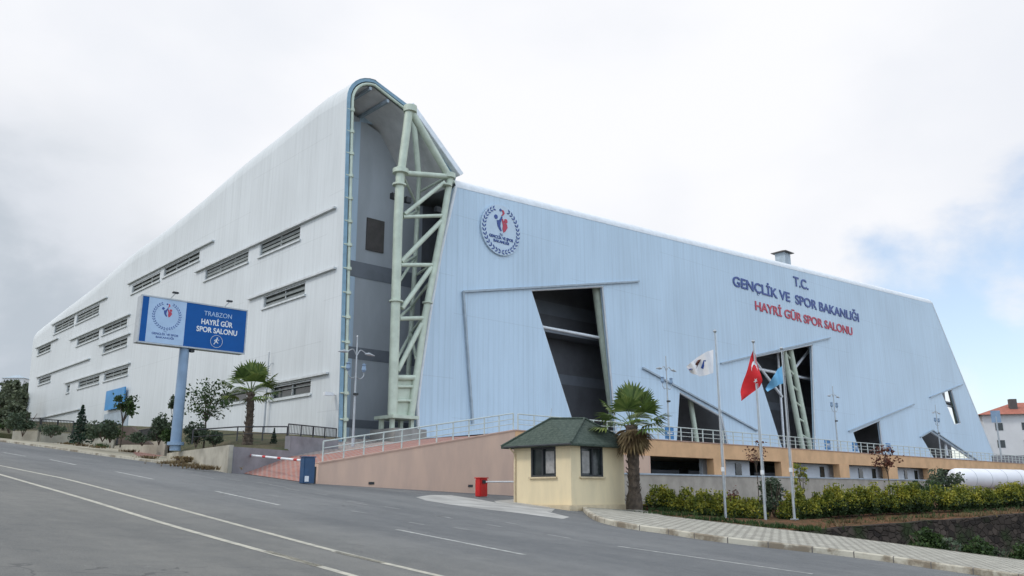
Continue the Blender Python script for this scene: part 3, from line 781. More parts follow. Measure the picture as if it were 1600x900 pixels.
# leaning truss at the corner
TO = 0.55
truss = MB().box(F(fw(627, 655, TO)[0], fw(627, 655, TO)[1], 0.0), r, n_, UP, 1.0, 1.1, 0.22).build('truss_column', 'green', hall, bev=0.02)
def tm(a, b, rad, name, oa=TO, ob=TO, n=14):
    rad *= .88
    return MB().path([F(*fw(*a, oa), oa), F(*fw(*b, ob), ob)], rad, n).build(name, 'green', truss, smooth_=True)
MBK = -2.6
tm((613, 652), (622, 345), .36, 'chord'); tm((622, 345), (626, 262), .36, 'chord'); tm((627, 266), (640, 168), .33, 'chord')
tm((642, 652), (663, 500), .27, 'chord'); tm((663, 500), (693, 342), .27, 'chord'); tm((693, 342), (704, 274), .27, 'chord')
tm((641, 172), (699, 272), .30, 'chord')
bk = lambda u, v: (u, v)
tm((634, 652), (648, 420), .2, 'chord', MBK, MBK); tm((648, 420), (655, 275), .2, 'chord', MBK, MBK); tm((646, 185), (654, 272), .24, 'chord', -1.0, -1.0)
for a, b, rd in (((626, 270), (703, 276), .22), ((632, 335), (694, 285), .17), ((630, 339), (690, 337), .15), ((627, 409), (689, 346), .19), ((626, 414), (675, 414), .16),
                 ((628, 482), (674, 418), .19), ((624, 498), (661, 497), .17), ((621, 580), (659, 506), .19), ((619, 590), (648, 590), .2), ((619, 604), (645, 604), .1), ((618, 626), (642, 626), .1)):
    tm(a, b, rd, 'brace')
for a, b in (((622, 345), (652, 330)), ((630, 275), (655, 330)), ((690, 345), (652, 380)), ((624, 414), (650, 400)), ((674, 414), (650, 430)), ((622, 497), (642, 480)), ((660, 497), (642, 520)),
             ((624, 440), (650, 400)), ((672, 440), (642, 480)), ((621, 560), (642, 520)), ((650, 560), (642, 520)), ((617, 600), (640, 590)), ((700, 276), (655, 300))):
    tm(a, b, .11, 'brace', TO, MBK, 8)
for p, rd, w in (((619, 471), .48, .1), ((668, 473), .36, .1), ((626, 268), .55, .3), ((624, 289), .48, .12), ((702, 275), .45, .35), ((641, 171), .48, .45), ((697, 290), .42, .1)):
    c = F(*fw(*p, TO), TO); MB().tube(c - UP * w / 2, c + UP * w / 2, rd, n=16).build('collar', 'green', truss, smooth_=True)
pl = MB(); pa = [F(*fw(*p, TO), TO - .12) for p in ((615, 590), (648, 590), (640, 652), (612, 652))]; pl.quad(*pa)
pl.quad(*[p - n_ * .2 for p in pa]); pl.build('gusset_plate', 'green', truss)
for du in (-.75, .75):
    for dv in (-.6, .6):
        c = F(fw(627, 665, TO)[0] + du, ZB + .55, dv); bs = MB(); bs.box(c, r, n_, UP, .12, .12, fw(627, 655, TO)[1] - ZB - .55)
        bs.build('base_leg', 'green', truss)
MB().box(F(fw(629, 665, TO)[0], ZB - 1.2, 0.1), r, n_, UP, 1.25, 1.4, 1.75).build('pedestal', 'concrete', hall, bev=.03)
# roof strip ending between the ridge and the front wall
a = [F(tT - .1, zT + .12, .1), F(tB + .3, zBT + .1, .1)]
a = [F(tT - .05, zT + .06, -slean(zT) + .1), F(tB + .15, zBT + .05, .25)]; dd_ = (a[1] - a[0]).normalized()
MB().box(a[0], dd_.cross(n_), n_, dd_, .22, .3, (a[1] - a[0]).length).build('sloping_fascia', 'rim', hall, bev=.03)
# floodlights hung in the gap
for u, v in ((615, 307), (637, 313), (684, 328)):
    c = F(*fw(u, v, -0.3), -0.3); o = MB().box(c - UP * .2, r, n_, UP, .22, .15, .42).build('floodlight', 'dark', hall, bev=.02)
# drip edge of front wall beside the truss
MB().path([F(tB, zBT - RF, .03)] + [F(t, z, .03) for t, z in edge_l], 0.12, 8).build('wall_edge', 'rim', hall, smooth_=True)
e0 = F(tbr + .8, ZB - 1.5, -.1); e1 = F(tR, zRT - RF + .2, -.1)
MB().path([e0, e1], 0.16, 8).build('wall_edge', 'rim', hall, smooth_=True)
# closing walls away from the camera
cw = MB()
cw.poly2([[(4.9, ZB - 3), (s_end - 2, ZB - 3), (s_end, zr(s_end, te) - .6), (4.9, z0(te) - 1.3)]], lambda a, b, d: O + r * (te) + l * a + UP * b)
cw.build('far_wall', 'side_clad', hall, fixn=False)
cw = MB(); cw.quad(S(s_end - .5, ZB - 1), O + r * te + l * s_end + UP * (ZB - 1), O + r * te + l * s_end + UP * (zr(s_end, te) - .3), S(s_end - .3, topzs(s_end) - RS))
cw.build('rear_wall', 'side_clad', hall, fixn=False)
# chimney box on the roof
a = fw(1223, 402, -2.0)
ch = MB().box(F(a[0], a[1] - 1.5, -2.0), r, n_, UP, .62, .62, 2.0).build('roof_vent', 'trim', hall)
MB().box(F(a[0], a[1] + .42, -2.0), r, n_, UP, .95, .95, .08).add([F(a[0] + i, a[1] + .5, -2 + j) for i, j in ((-.93, -.93), (.93, -.93), (.93, .93), (-.93, .93))] + [F(a[0], a[1] + .85, -2)], [(0, 1, 4), (1, 2, 4), (2, 3, 4), (3, 0, 4)]).build('vent_hood', 'brown', ch)
# small cctv camera near the corner
c = S(sw(524, 617)[0], sw(524, 617)[1], 0.0)
MB().tube(c, c + m_ * .5, .04, n=6).box(c + m_ * .5 - UP * .08, l, m_, UP, .12, .3, .2).build('wall_camera', 'white', hall)
# blue panel and door at the side entrance
p, q = sw(172, 612), sw(198, 636)
MB().box(S((p[0] + q[0]) / 2, q[1], .3), l, m_, UP, abs(p[0] - q[0]) / 2, .06, p[1] - q[1]).build('entrance_sign', simple('bright_blue', (.03, .25, .55), .4, .1, 1), hall)
MB().box(S((p[0] + q[0]) / 2, q[1] - 3.2, .03), l, m_, UP, abs(p[0] - q[0]) / 2 + .8, .04, 2.9).build('door', 'trim', hall)

# lettering on the front wall
def wall_text(txt, mat, pl_, pr_, hpx, name='lettering', weight=0.02):
    a, b = fw(*pl_), fw(*pr_); z = (a[1] + b[1]) / 2
    h = fw(pl_[0], pl_[1] - hpx)[1] - fw(*pl_)[1]
    return text_obj(name, txt, mat, hall, F(a[0], z, 0), r, UP, n_, b[0] - a[0], h, 0.02, 0.05, weight)
wall_text('T.C.', 'navy', (1240, 446), (1263, 453), 14.5)
wall_text('GENÇLİK VE  SPOR BAKANLIĞI', 'navy', (1145, 445.5), (1342, 503.5), 15.5)
wall_text('HAYRİ GÜR SPOR SALONU', 'red', (1180, 484), (1332, 524), 14)

def emblem(parent, c, ux, uy, nn, Rr, off, wreath='navy', lines=True, depth=.03):
    """wreath of leaves round two figures, with a short caption"""
    def shape(name, mat, polys):
        mb = MB()
        for p in polys: mb.poly2([p], lambda a, b, d: c + ux * a * Rr + uy * b * Rr + nn * (off + depth - d), depth)
        return mb.build(name, mat, parent, fixn=True)
    leaves = []
    for sgn in (-1, 1):
        for k in range(15):
            a = R_(-84 + k * 10.6); a = a if sgn > 0 else math.pi - a
            for w in (-1, 1):
                rad = 0.93 + w * 0.055; cx, cy = rad * math.cos(a), rad * math.sin(a)
                ta = a + sgn * (math.pi / 2) - w * sgn * 0.55
                dx, dy = math.cos(ta), math.sin(ta)
                leaves.append([(cx - dx * .085, cy - dy * .085), (cx - dy * .032, cy + dx * .032), (cx + dx * .085, cy + dy * .085), (cx + dy * .032, cy - dx * .032)])
    shape('wreath', wreath, leaves)
    circ = lambda x, y, q: [(x + q * math.cos(2 * math.pi * i / 14), y + q * math.sin(2 * math.pi * i / 14)) for i in range(14)]
    shape('figure', wreath, [circ(-.30, .50, .095), [(-.26, .36), (-.12, .40), (.02, .60), (.06, .56), (-.04, .30), (-.06, .14), (.02, -.04), (-.06, -.06), (-.20, .12)], circ(-.05, .84, .06)])
    shape('figure', 'red', [circ(.24, .42, .095), [(.30, .30), (.16, .32), (.06, .50), (.02, .46), (.08, .20), (.06, .06), (.12, -.10), (.22, -.02), (.34, .16)],
                            [(.02, .86), (.08, .72), (-.02, .60), (.10, .64), (.18, .74), (.12, .86)]])
    if lines:
        text_obj('caption', 'T.C.', wreath, parent, c + ux * -.09 * Rr + uy * -.24 * Rr, ux, uy, nn, .18 * Rr, .09 * Rr, off, depth)
        text_obj('caption', 'GENÇLİK VE SPOR', wreath, parent, c + ux * -.66 * Rr + uy * -.40 * Rr, ux, uy, nn, 1.32 * Rr, .12 * Rr, off, depth, .015)
        text_obj('caption', 'BAKANLIĞI', wreath, parent, c + ux * -.42 * Rr + uy * -.57 * Rr, ux, uy, nn, .84 * Rr, .12 * Rr, off, depth, .015)
ec = fw(781, 360); er = abs(fw(781, 323)[1] - ec[1])
disc = MB()
nn_ = 48; disc.poly2([[(math.cos(2 * math.pi * i / nn_) * er * 1.05, math.sin(2 * math.pi * i / nn_) * er * 1.05) for i in range(nn_)]], lambda a, b, d: F(ec[0] + a, ec[1] + b, 0.16 - d), .12)
emb = disc.build('emblem', simple('emblem_panel', (.52, .64, .755), .4, .04, 1), hall, fixn=False)
emblem(emb, F(ec[0], ec[1], 0), r, UP, n_, er * .98, 0.165)

# ================================================================== DECK (podium)
DE0 = at(1000, 687, 55.8); dO = Vector((DE0.x, DE0.y, 0))
DOFF = (dO - O).dot(n_)
t0 = onwall(805, 675, dO, r)[0] + (dO - O).dot(r); t1 = tbr + 22
def D(t, z, off=0.0): return F(t, z, DOFF + off)
def dw(u, v, off=0.0):
    return fw(u, v, DOFF + off)
deck = empty('podium', D(t0, 0), 'long orange rendered podium with deck carrying the sports hall, windows under its parapet', 'podium')
print('deck off', DOFF, 't0', t0, 't1', t1)
MB().quad(D(t0, ZB), D(t1, ZB), F(t1, ZB, -1), F(t0, ZB, -1)).build('deck_floor', 'deckpave', deck, fixn=False)
PH = 1.02
MB().box(D((t0 + t1) / 2, ZB - PH, -.2), r, n_, UP, (t1 - t0) / 2, .2, PH + .04).build('parapet', 'orange', deck, bev=.015)
MB().box(D((t0 + t1) / 2, ZB + .04, -.2), r, n_, UP, (t1 - t0) / 2 + .03, .24, .07).build('coping', 'pinkcap', deck, bev=.01)
zlo = ZB - 4.6
# first bay: recessed garage
g1 = dw(1112, 715)[0]
gw = MB().box(D((t0 + g1) / 2, zlo, -6.2), r, n_, UP, (g1 - t0) / 2, .15, ZB - zlo - .1).build('garage_wall', 'greywall', deck)
MB().quad(D(t0, ZB - PH + .02), D(t1, ZB - PH + .02), D(t1, ZB - PH + .02, -6.2), D(t0, ZB - PH + .02, -6.2)).build('deck_soffit', 'greywall', deck)
for u0, u1 in ((1007, 1017), (1062, 1074)):
    ta, tb = fw(u0, 730, DOFF - 6)[0], fw(u1, 730, DOFF - 6)[0]
    MB().box(D((ta + tb) / 2, zlo, -6.0), r, n_, UP, (tb - ta) / 2, .06, 3.1).build('garage_door', 'dark', deck)
for u0, u1 in ((1112, 1135), (1217, 1241), (1308, 1327), (1384, 1402), (1447, 1463), (1503, 1513), (1548, 1556)):
    ta, tb = dw(u0, 715)[0], dw(u1, 715)[0]
    MB().box(D((ta + tb) / 2, zlo, -.28), r, n_, UP, (tb - ta) / 2 * .8, .3, ZB - PH - zlo + .01).build('pillar', 'orange', deck, bev=.015)
ga, gb = dw(1170, 720, -1.1)[0], dw(1216, 720, -1.1)[0]
gc = dw(1463, 720, -1.1)[0]
for a, b in ((g1 + .3, ga), (gb, gc)):
    MB().box(D((a + b) / 2, zlo, -1.2), r, n_, UP, (b - a) / 2, .12, ZB - PH - zlo).build('lower_wall', simple('pale_panel', (.60, .64, .70), .5, .05, 1), deck)
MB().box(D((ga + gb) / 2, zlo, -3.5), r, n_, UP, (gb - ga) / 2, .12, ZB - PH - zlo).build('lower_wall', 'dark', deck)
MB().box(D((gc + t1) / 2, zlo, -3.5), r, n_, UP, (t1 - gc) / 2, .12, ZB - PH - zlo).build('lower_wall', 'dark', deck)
for u0, u1 in ((1149, 1158), (1250, 1256), (1281, 1287), (1341, 1347), (1362, 1367), (1412, 1416), (1428, 1432)):
    ta, tb = dw(u0, 730, -1.05)[0], dw(u1, 730, -1.05)[0]
    w = MB().box(D((ta + tb) / 2, ZB - PH - 1.9, -1.06), r, n_, UP, (tb - ta) / 2, .05, 1.7).build('window', 'glass', deck)
    MB().box(D((ta + tb) / 2, ZB - PH - 2.0, -1.02), r, n_, UP, (tb - ta) / 2 + .1, .08, .1).build('sill', 'white', w)

# low wall with dark coping in front of the podium
lz = at(1010, 742, 50)
lO = Vector((lz.x, lz.y, 0)); lt = 78
lwz = lz.z
lwall = MB(); lwall.org = Vector((lz.x, lz.y, 0))
lwall.box(lO + r * (lt / 2 - 3) + UP * -2, r, n_, UP, lt / 2, .15, lwz + 2)
lw = lwall.build('low_wall', 'lowwall'); tag(lw, 'long low beige wall with dark coping behind the hedge', 'wall')
MB().box(lO + r * (lt / 2 - 3) + UP * lwz, r, n_, UP, lt / 2 + .05, .21, .09).build('coping', 'trim', lw)

# railings
def railing(pts, label, h=.9, spacing=1.25, mat='rail', group=None, rails=(1.0, .66, .36), rad=.035, name='railing', prad=.04, closed=False, bars=0):
    o = empty(name, pts[0], label, 'railing', group)
    for f in rails:
        MB().path([p + UP * h * f for p in pts], rad if f == 1.0 else rad * .6, 6).build('rail', mat, o, smooth_=True)
    acc = 0
    for a, b in zip(pts, pts[1:]):
        L = (b - a).length; nseg = max(1, round(L / spacing))
        for k in range(nseg + (1 if b is pts[-1] else 0)):
            p = a.lerp(b, k / nseg)
            MB().tube(p, p + UP * h, prad, n=6).build('post', mat, o)
        if bars:
            mbb = MB(); nb_ = int(L / bars)
            for k in range(nb_):
                p = a.lerp(b, k / nb_); mbb.tube(p + UP * .1, p + UP * (h - .03), .018, n=4)
            q = mbb.build('bars', mat, o); 
    return o
# pink ramp wall
w0 = onroad(496, 756); w1 = D(t0, 0)
w0.z = 0; w1 = Vector((w1.x, w1.y, 0)); wd = (w1 - w0).normalized(); wn = Vector((wd.y, -wd.x, 0)); WL = (w1 - w0).length
zc0 = EYE + ray(497, 725)[1] * w0.y; zc1 = ZB + .04
pw = MB(); pw.org = Vector(w0)
pw.poly2([[(0, P(w0.x, w0.y) - .6), (WL, .2), (WL, zc1), (0, zc0)]], lambda a, b, d: w0 + wd * a + UP * b - wn * d, .3)
# continues along the podium corner behind the kiosk
w2 = D(t0 + 9, 0); 
pwo = pw.build('ramp_wall', 'pink', fixn=False); tag(pwo, 'plain pink rendered retaining wall rising along the ramp beside the kiosk', 'wall')
cp = MB(); cd = (w1 + UP * zc1 - (w0 + UP * zc0)); cl_n = cd.length; cd.normalize()
cp.box(w0 + UP * (zc0 + .03) - wn * .15, wn, cd.cross(wn), cd, .19, .035, cl_n).build('coping', 'pinkcap', pwo)
for u, v in ((580, 757), (735, 761)):
    tt = onwall(u, v, w0, wd); c = w0 + wd * tt[0] + UP * tt[1]
    MB().box(c, wd, wn, UP, .16, .03, .12).build('drain_hole', 'dark', pwo)
MB().box(D(t0 + 6, -.5, 0.02), r, n_, UP, 6, .13, ZB - PH + .5 - .004).build('podium_side', 'pink', deck)
rp = [w0 + wd * 0.3 + UP * (zc0 + .12) - wn * .15, w1 + UP * (zc1 + .08) - wn * .15]
railing(rp, 'pale green pipe railing climbing along the top of the pink ramp wall', .92, 1.15)
# deck railing in one long run
railing([D(t0 + .4, ZB + .11, -.2), D(t1 - 1, ZB + .11, -.2)], 'long pale green pipe railing along the orange podium edge', .92, 1.3)
# ramp surface of red paving
ra = onroad(372, 738.5, .02); rb = onroad(470, 752.5, .02)
rowN = [ra.lerp(rb, .5) * 0 + rb]; rowF = [ra]
for u, zf in ((0.0, 0), (.12, 0), (.34, 0), (.7, 0), (1.0, 0)):
    pn = w0 + wd * WL * u - wn * .32; zn = zc0 + (zc1 - zc0) * u - (.06 if u > 0.1 else .5)
    rowN.append(pn + UP * zn)
fpx = [(455, 713, 46), (500, 709, 47), (600, 693, 50), (700, 682, 54)]
for u, v, Y in fpx: rowF.append(at(u, v, Y))
rowF.append(D(t0 + .6, ZB + .004, -3.2))
rowM = [a.lerp(b, .5) for a, b in zip(rowN, rowF)]
struct(MB().grid([rowN, rowM, rowF]).build('ramp', 'redpave', fixn=False))
# upper strip behind the ramp up to the hall
back_ = [at(450, 694, 52), F(.4, ZB - .1, -1), F(4.2, ZB - .03, -1), F(9.5, ZB - .03, -.6), F(t0 + 9, ZB - .03, -.6)]
struct(MB().grid([rowF[1:], back_]).build('forecourt', 'deckpave', fixn=False))

# grey walls at the gate, with iron rail
gA = onroad(360, 736, .1); 
gz = EYE + ray(360, 698)[1] * gA.y
gwl = MB(); gwl.org = Vector((gA.x, gA.y, 0))
gB = at(452, 701, 46.0)
gv = Vector((gB.x - gA.x, gB.y - gA.y, 0)); gl = gv.length; gv.normalize(); gn = Vector((gv.y, -gv.x, 0))
gwl.box(Vector((gA.x, gA.y, .5)) + gv * gl / 2, gv, gn, UP, gl / 2, .13, gz - .5)
o = gwl.build('gate_wall', 'greywall', bev=.01); tag(o, 'low grey concrete wall behind the red and white barrier arm', 'wall')
ua, ub = at(450, 681, 46), at(525, 686, 49.5)
uv = Vector((ub.x - ua.x, ub.y - ua.y, 0)); ul = uv.length; uv.normalize(); un = Vector((uv.y, -uv.x, 0))
gu = MB(); gu.org = Vector((ua.x, ua.y, 0)); gu.box(Vector((ua.x, ua.y, 1.5)) + uv * ul / 2, uv, un, UP, ul / 2, .2, ua.z - 1.5)
o = gu.build('upper_wall', 'greywall', bev=.01); tag(o, 'taller grey wall with black iron rail left of the truss', 'wall')
railing([ua + UP * .02, Vector((ub.x, ub.y, ua.z + .02))], 'black iron rail standing on the taller grey wall', .62, .95, 'iron', rails=(1.0, .2), bars=.12)

# ================================================================== LEFT TERRACE
segs = [((20, 679), (59, 671), 686.5, 690.5), ((61, 681.5), (111, 675), 690.7, 694.5), ((112, 689.5), (178, 680), 694.6, 701), ((181, 696), (259, 688), 701.5, 713), ((263, 703), (359, 698), 718, 736)]
lab = ['farthest low beige retaining wall by the road, beside grey bush', 'second farthest low beige retaining wall, left of the small conifer', 'low beige retaining wall under the small conifer', 'low beige retaining wall between small tree and sign pole', 'low beige retaining wall under the sign pole, ending at the barrier']
walls = []
for i, (a, b, va, vb) in enumerate(segs):
    pa, pb = onroad(a[0], va, .1), onroad(b[0], vb, .1)
    za = EYE + ray(*a)[1] * pa.y; zb = EYE + ray(*b)[1] * pb.y; zt = max((za + zb) / 2, zb)
    zt = zb * .7 + za * .3
    d = Vector((pb.x - pa.x, pb.y - pa.y, 0)); L = d.length; d.normalize(); nn = Vector((d.y, -d.x, 0))
    w = MB(); w.org = Vector((pa.x, pa.y, 0))
    zg = min(pa.z, pb.z) - 1
    w.box(Vector((pa.x, pa.y, zg)) + d * L / 2, d, nn, UP, L / 2, .12, zt - zg)
    o = w.build('retaining_wall', 'beige', bev=.015); tag(o, lab[i], 'wall', 'stepped retaining walls along the pavement')
    walls.append((pa, pb, zt, d, L)); print('wall', pa, pb, zt)
# terrace soil between walls and side facade
wl = [Vector((p.x + .1, p.y + .3, zt - .22)) for (pa, pb, zt, d, L) in walls for p in (pa, pb)]
e_ = (wl[0] - wl[3]); e_.z = 0; e_.normalize()
wl = [wl[0] + e_ * 60 + UP * (P((wl[0] + e_ * 60).x, (wl[0] + e_ * 60).y) - P(wl[0].x, wl[0].y)), wl[0] + e_ * 20 + UP * (P((wl[0] + e_ * 20).x, (wl[0] + e_ * 20).y) - P(wl[0].x, wl[0].y))] + wl + [Vector((gB.x, gB.y, gB.z - .1))]
zfar = sw(47, 655)[1]
fb = []
nW = len(wl)
for i in range(nW):
    u = 1 - i / (nW - 1); s = u * (s_end + 60) - 0.0
    zb_ = ZB - .05 + (zfar - ZB) * min(1.4, s / s_end)
    fb.append(S(s - .3, zb_, .0) if i < nW - 1 else S(-.1, ZB - .1, -.1))
rows = [[a - UP * 3 for a in wl]]
for j in range(9):
    u = j / 8
    rows.append([a.lerp(b, u) + UP * (0 if j in (0, 8) else random.uniform(-.08, .08)) for a, b in zip(wl, fb)])
struct(MB().grid(rows).build('terrace', 'grass', smooth_=True, fixn=False))

# ================================================================== KIOSK
K = at(893, 788, 37.0); kz = K.z - .25
Kc = Vector((K.x, K.y, 0)); ksl, ksr = 3.65, 3.55
kc = Kc + l * ksl / 2 + r * ksr / 2
kh = EYE + ray(893, 691)[1] * 37.0
kio = empty('guard_kiosk', kc + UP * kz, 'small cream guard kiosk with green hipped roof and dark framed windows', 'kiosk')
def kp(a, b, z): return Kc + l * a + r * b + UP * z
def kw_side(pts, d, outn):                                  # 2D rect on the l or r side
    pass
wz0 = EYE + ray(850, 745)[1] * 38; wz1 = EYE + ray(850, 698)[1] * 38
Lw = [onwall(u, 720, Kc, l)[0] for u in (829.5, 868.5)]; Rw = [onwall(u, 720, Kc, r)[0] for u in (907, 942)]
Lw.sort(); Rw.sort()
kwall = MB()
kwall.poly2([[(0, kz), (ksl, kz), (ksl, kh), (0, kh)], [(Lw[0], wz0), (Lw[1], wz0), (Lw[1], wz1), (Lw[0], wz1)]], lambda a, b, d: kp(a, d, b), .18)
kwall.poly2([[(0.18, kz), (ksr, kz), (ksr, kh), (0.18, kh)], [(Rw[0], wz0), (Rw[1], wz0), (Rw[1], wz1), (Rw[0], wz1)]], lambda a, b, d: kp(d, a, b), .18)
kwall.quad(kp(ksl, 0, kz), kp(ksl, ksr, kz), kp(ksl, ksr, kh), kp(ksl, 0, kh)).quad(kp(0, ksr, kz), kp(ksl, ksr, kz), kp(ksl, ksr, kh), kp(0, ksr, kh))
kwall.build('wall', 'cream', kio, fixn=False)
MB().box(kc + UP * (kz - .3), l, r, UP, ksl / 2 + .10, ksr / 2 + .10, .52).build('plinth', 'creamb', kio, bev=.02)
MB().box(kp(.25, -.22, kz - .3), l, r, UP, .6, .25, .50).build('step', 'creamb', kio, bev=.02)
for (w, dr, ot, f) in ((Lw, l, r, lambda a, z, d: kp(a, d, z)), (Rw, r, l, lambda a, z, d: kp(d, a, z))):
    c = (w[0] + w[1]) / 2; hw = (w[1] - w[0]) / 2
    g = MB().quad(f(w[0], wz0, .1), f(w[1], wz0, .1), f(w[1], wz1, .1), f(w[0], wz1, .1)).build('window', 'glass', kio)
    fr = MB()
    for x in (w[0] + .05, c + .05, w[1] - .05): fr.box(f(x, wz0, .05), dr, ot, UP, .05, .05, wz1 - wz0)
    for z in (wz0, wz1 - .09): fr.box(f(c, z, .05), dr, ot, UP, hw, .052, .09)
    fr.build('frame', 'dark', g)
    MB().box(f(c, wz0 - .07, -.03), dr, ot, UP, hw + .08, .07, .07).build('sill', 'creamb', g)
    MB().box(f(c - hw * .45, wz0 + .15, .085), dr, ot, UP, hw * .34, .01, wz1 - wz0 - .35).build('blind', simple('blind', (.35, .34, .33), .8, .15, 5), g)
ev = .42
er_ = [kp(-ev, -ev, kh - .06), kp(ksl + ev, -ev, kh - .06), kp(ksl + ev, ksr + ev, kh - .06), kp(-ev, ksr + ev, kh - .06)]
zr_ = EYE + ray(888, 653)[1] * 39
ridge = [kc - l * .28 + r * -.28 + UP * zr_, kc + l * .42 + r * .42 + UP * zr_]
A1 = kc + l * .62 - r * .55 + UP * zr_; A2 = kc - l * .55 + r * .55 + UP * zr_
rf = MB(); rf.add(er_ + [A1, A2], [(0, 1, 4, 5), (1, 2, 4), (2, 3, 5, 4), (3, 0, 5)])
rfo = rf.build('roof', 'shingle', kio)
MB().add([p - UP * .09 for p in er_] + er_, [(0, 1, 5, 4), (1, 2, 6, 5), (2, 3, 7, 6), (3, 0, 4, 7), (0, 1, 2, 3)]).build('eave', 'shingle', rfo)
hp = MB()
for a, b in ((er_[0], A2), (er_[1], A1), (er_[2], A1), (er_[3], A2), (A1, A2)): hp.path([a + UP * .02, b + UP * .02], .06, 6)
hp.build('ridge_cap', 'shingle', rfo)
MB().path([kp(ksl + .2, -ev - .03, kh - .1), kp(-ev, -ev - .03, kh - .1)], .045, 6).build('gutter', 'dark', kio)
MB().path([kp(ksl - .15, -ev, kh - .12), kp(ksl - .15, -.06, kh - .4), kp(ksl - .15, -.06, kz + .25)], .035, 6).build('downpipe', 'creamb', kio)
MB().tube(A1, A1 + UP * .5 + r * .1, .015, n=6).build('aerial', 'galv', kio)

# ================================================================== BARRIERS
bb = onroad(479, 755.5, .02)
bar = empty('boom_barrier', bb, 'dark blue barrier cabinet with white lowered arm across the ramp mouth', 'barrier')
MB().box(bb, r, n_, UP, .27, .2, 1.12).build('cabinet', 'bluebox', bar, bev=.03)
MB().box(bb + UP * 1.12, r, n_, UP, .29, .22, .05).build('lid', 'bluebox', bar)
MB().quad(*[bb + r * (x - .12) + n_ * .204 + UP * z for x, z in ((-.1, .08), (.1, .08), (.1, .32), (-.1, .32))]).build('sticker', 'white', bar)
arm0 = bb + UP * .98 + n_ * -.1; arm1 = at(358, 708, onroad(357, 735).y)
ad = (arm1 - arm0)
ar = MB().path([arm0, arm1], .05, 8).build('arm', 'white', bar)
for k in range(5):
    MB().path([arm0 + ad * (.1 + k * .19), arm0 + ad * (.14 + k * .19)], .054, 8).build('stripe', 'redbox', ar)
pb_ = Vector((arm1.x, arm1.y, P(arm1.x, arm1.y)))
rest = MB(); rest.org = pb_.copy(); rest.box(pb_, r, n_, UP, .05, .05, arm1.z - pb_.z + .04)
tag(rest.build('barrier_rest', 'galv'), 'thin grey rest post holding the end of the ramp barrier arm', 'post')
b2 = onroad(491, 756, .02)
ps = MB(); ps.org = b2.copy(); ps.tube(b2, b2 + UP * .75, .06, n=10); tag(ps.build('short_post', 'dark'), 'short dark post between the blue cabinet and pink wall', 'post')
rbp = onroad(752, 776, .02)
bar2 = empty('boom_barrier', rbp, 'bright red barrier cabinet with white arm beside the cream kiosk', 'barrier')
MB().box(rbp, r, n_, UP, .24, .2, .86).build('cabinet', 'redbox', bar2, bev=.03)
MB().box(rbp + UP * .86, r, n_, UP, .27, .22, .05).build('lid', 'redbox', bar2)
MB().box(rbp + UP * .62 + n_ * .21 - r * .02, r, n_, UP, .1, .03, .16).build('arm_hub', 'dark', bar2)
MB().path([rbp + UP * .70 + n_ * .2, rbp + UP * .72 + n_ * .2 + r * 2.2], .04, 8).build('arm', 'white', bar2)

# ================================================================== BILLBOARD
SY = 48.0
sc = at(300, 500, SY); sO = Vector((sc.x, sc.y, 0))
def sg(u, v): return onwall(u, v, sO, r)
tl_, tr_, br_, bl_ = sg(221.7, 461.7), sg(387.7, 484), sg(381, 552.6), sg(214.4, 534.6)
sx0 = (tl_[0] + bl_[0]) / 2; sx1 = (tr_[0] + br_[0]) / 2; sz1 = (tl_[1] + tr_[1]) / 2; sz0 = (bl_[1] + br_[1]) / 2
print('sign', sx0, sx1, sz0, sz1)
def SG(x, z, off=0.0): return sO + r * x + n_ * off + UP * z
pbx = sg(290, 560)[0] + 0.02
pbase = SG(pbx, 0, -.35)
ptz = EYE + ray(283, 693)[1] * pbase.y
bill = empty('billboard', SG(pbx, ptz, -.35), 'blue and white billboard on thick grey pole with emblem and white lettering', 'billboard')
MB().tube(SG(pbx, ptz - .4, -.35), SG(pbx, sz0 + .1, -.35), .30, .27, 24).build('pole', 'bluegrey', bill, smooth_=True)
MB().tube(SG(pbx, ptz - .1, -.35), SG(pbx, ptz + .08, -.35), .46, .46, 20).build('base_plate', 'bluegrey', bill)
cxs = (sx0 + sx1) / 2; hw = (sx1 - sx0) / 2
MB().box(SG(cxs, sz0, -.35), r, n_, UP, hw, .33, sz1 - sz0).build('cabinet', 'galv', bill, bev=.02)
H = sz1 - sz0; Wd = sx1 - sx0
face = MB().box(SG(cxs, sz0 + .05, .0), r, n_, UP, hw - .05, .015, H - .1).build('sign_face', 'signblue', bill)
MB().box(SG(sx0 + Wd * .235, sz0 + .07, .012), r, n_, UP, Wd * .17, .01, H - .14).build('logo_panel', 'signpale', face)
fr = MB()
[fr.box(SG(x_, sz0 - .02, .0), r, n_, UP, .04, .038, H + .04) for x_ in (sx0 + .02, sx1 - .02)]
fr.box(SG(cxs, sz1 - .06, .0), r, n_, UP, hw + .02, .04, .08).box(SG(cxs, sz0 - .02, .0), r, n_, UP, hw + .02, .04, .08)
fr.build('frame', 'galv', bill)
pan = bpy.data.objects[face.children[0].name]
emblem(pan, SG(sx0 + Wd * .235, sz0 + H * .62), r, UP, n_, H * .30, 0.024, 'navy', False, .008)
px_, pz_ = sx0 + Wd * .235, sz0
text_obj('caption', 'T.C.', 'navy', pan, SG(px_ - .10, sz0 + H * .27), r, UP, n_, .2, .09, .024, .006)
text_obj('caption', 'GENÇLİK VE SPOR', 'navy', pan, SG(px_ - Wd * .12, sz0 + H * .20), r, UP, n_, Wd * .24, .12, .024, .006, .02)
text_obj('caption', 'BAKANLIĞI', 'navy', pan, SG(px_ - Wd * .08, sz0 + H * .13), r, UP, n_, Wd * .16, .11, .024, .006, .02)
text_obj('lettering', 'TRABZON', 'signpale', face, SG(sx0 + Wd * .575, sz0 + H * .75), r, UP, n_, Wd * .27, H * .105, .016, .01, .0)
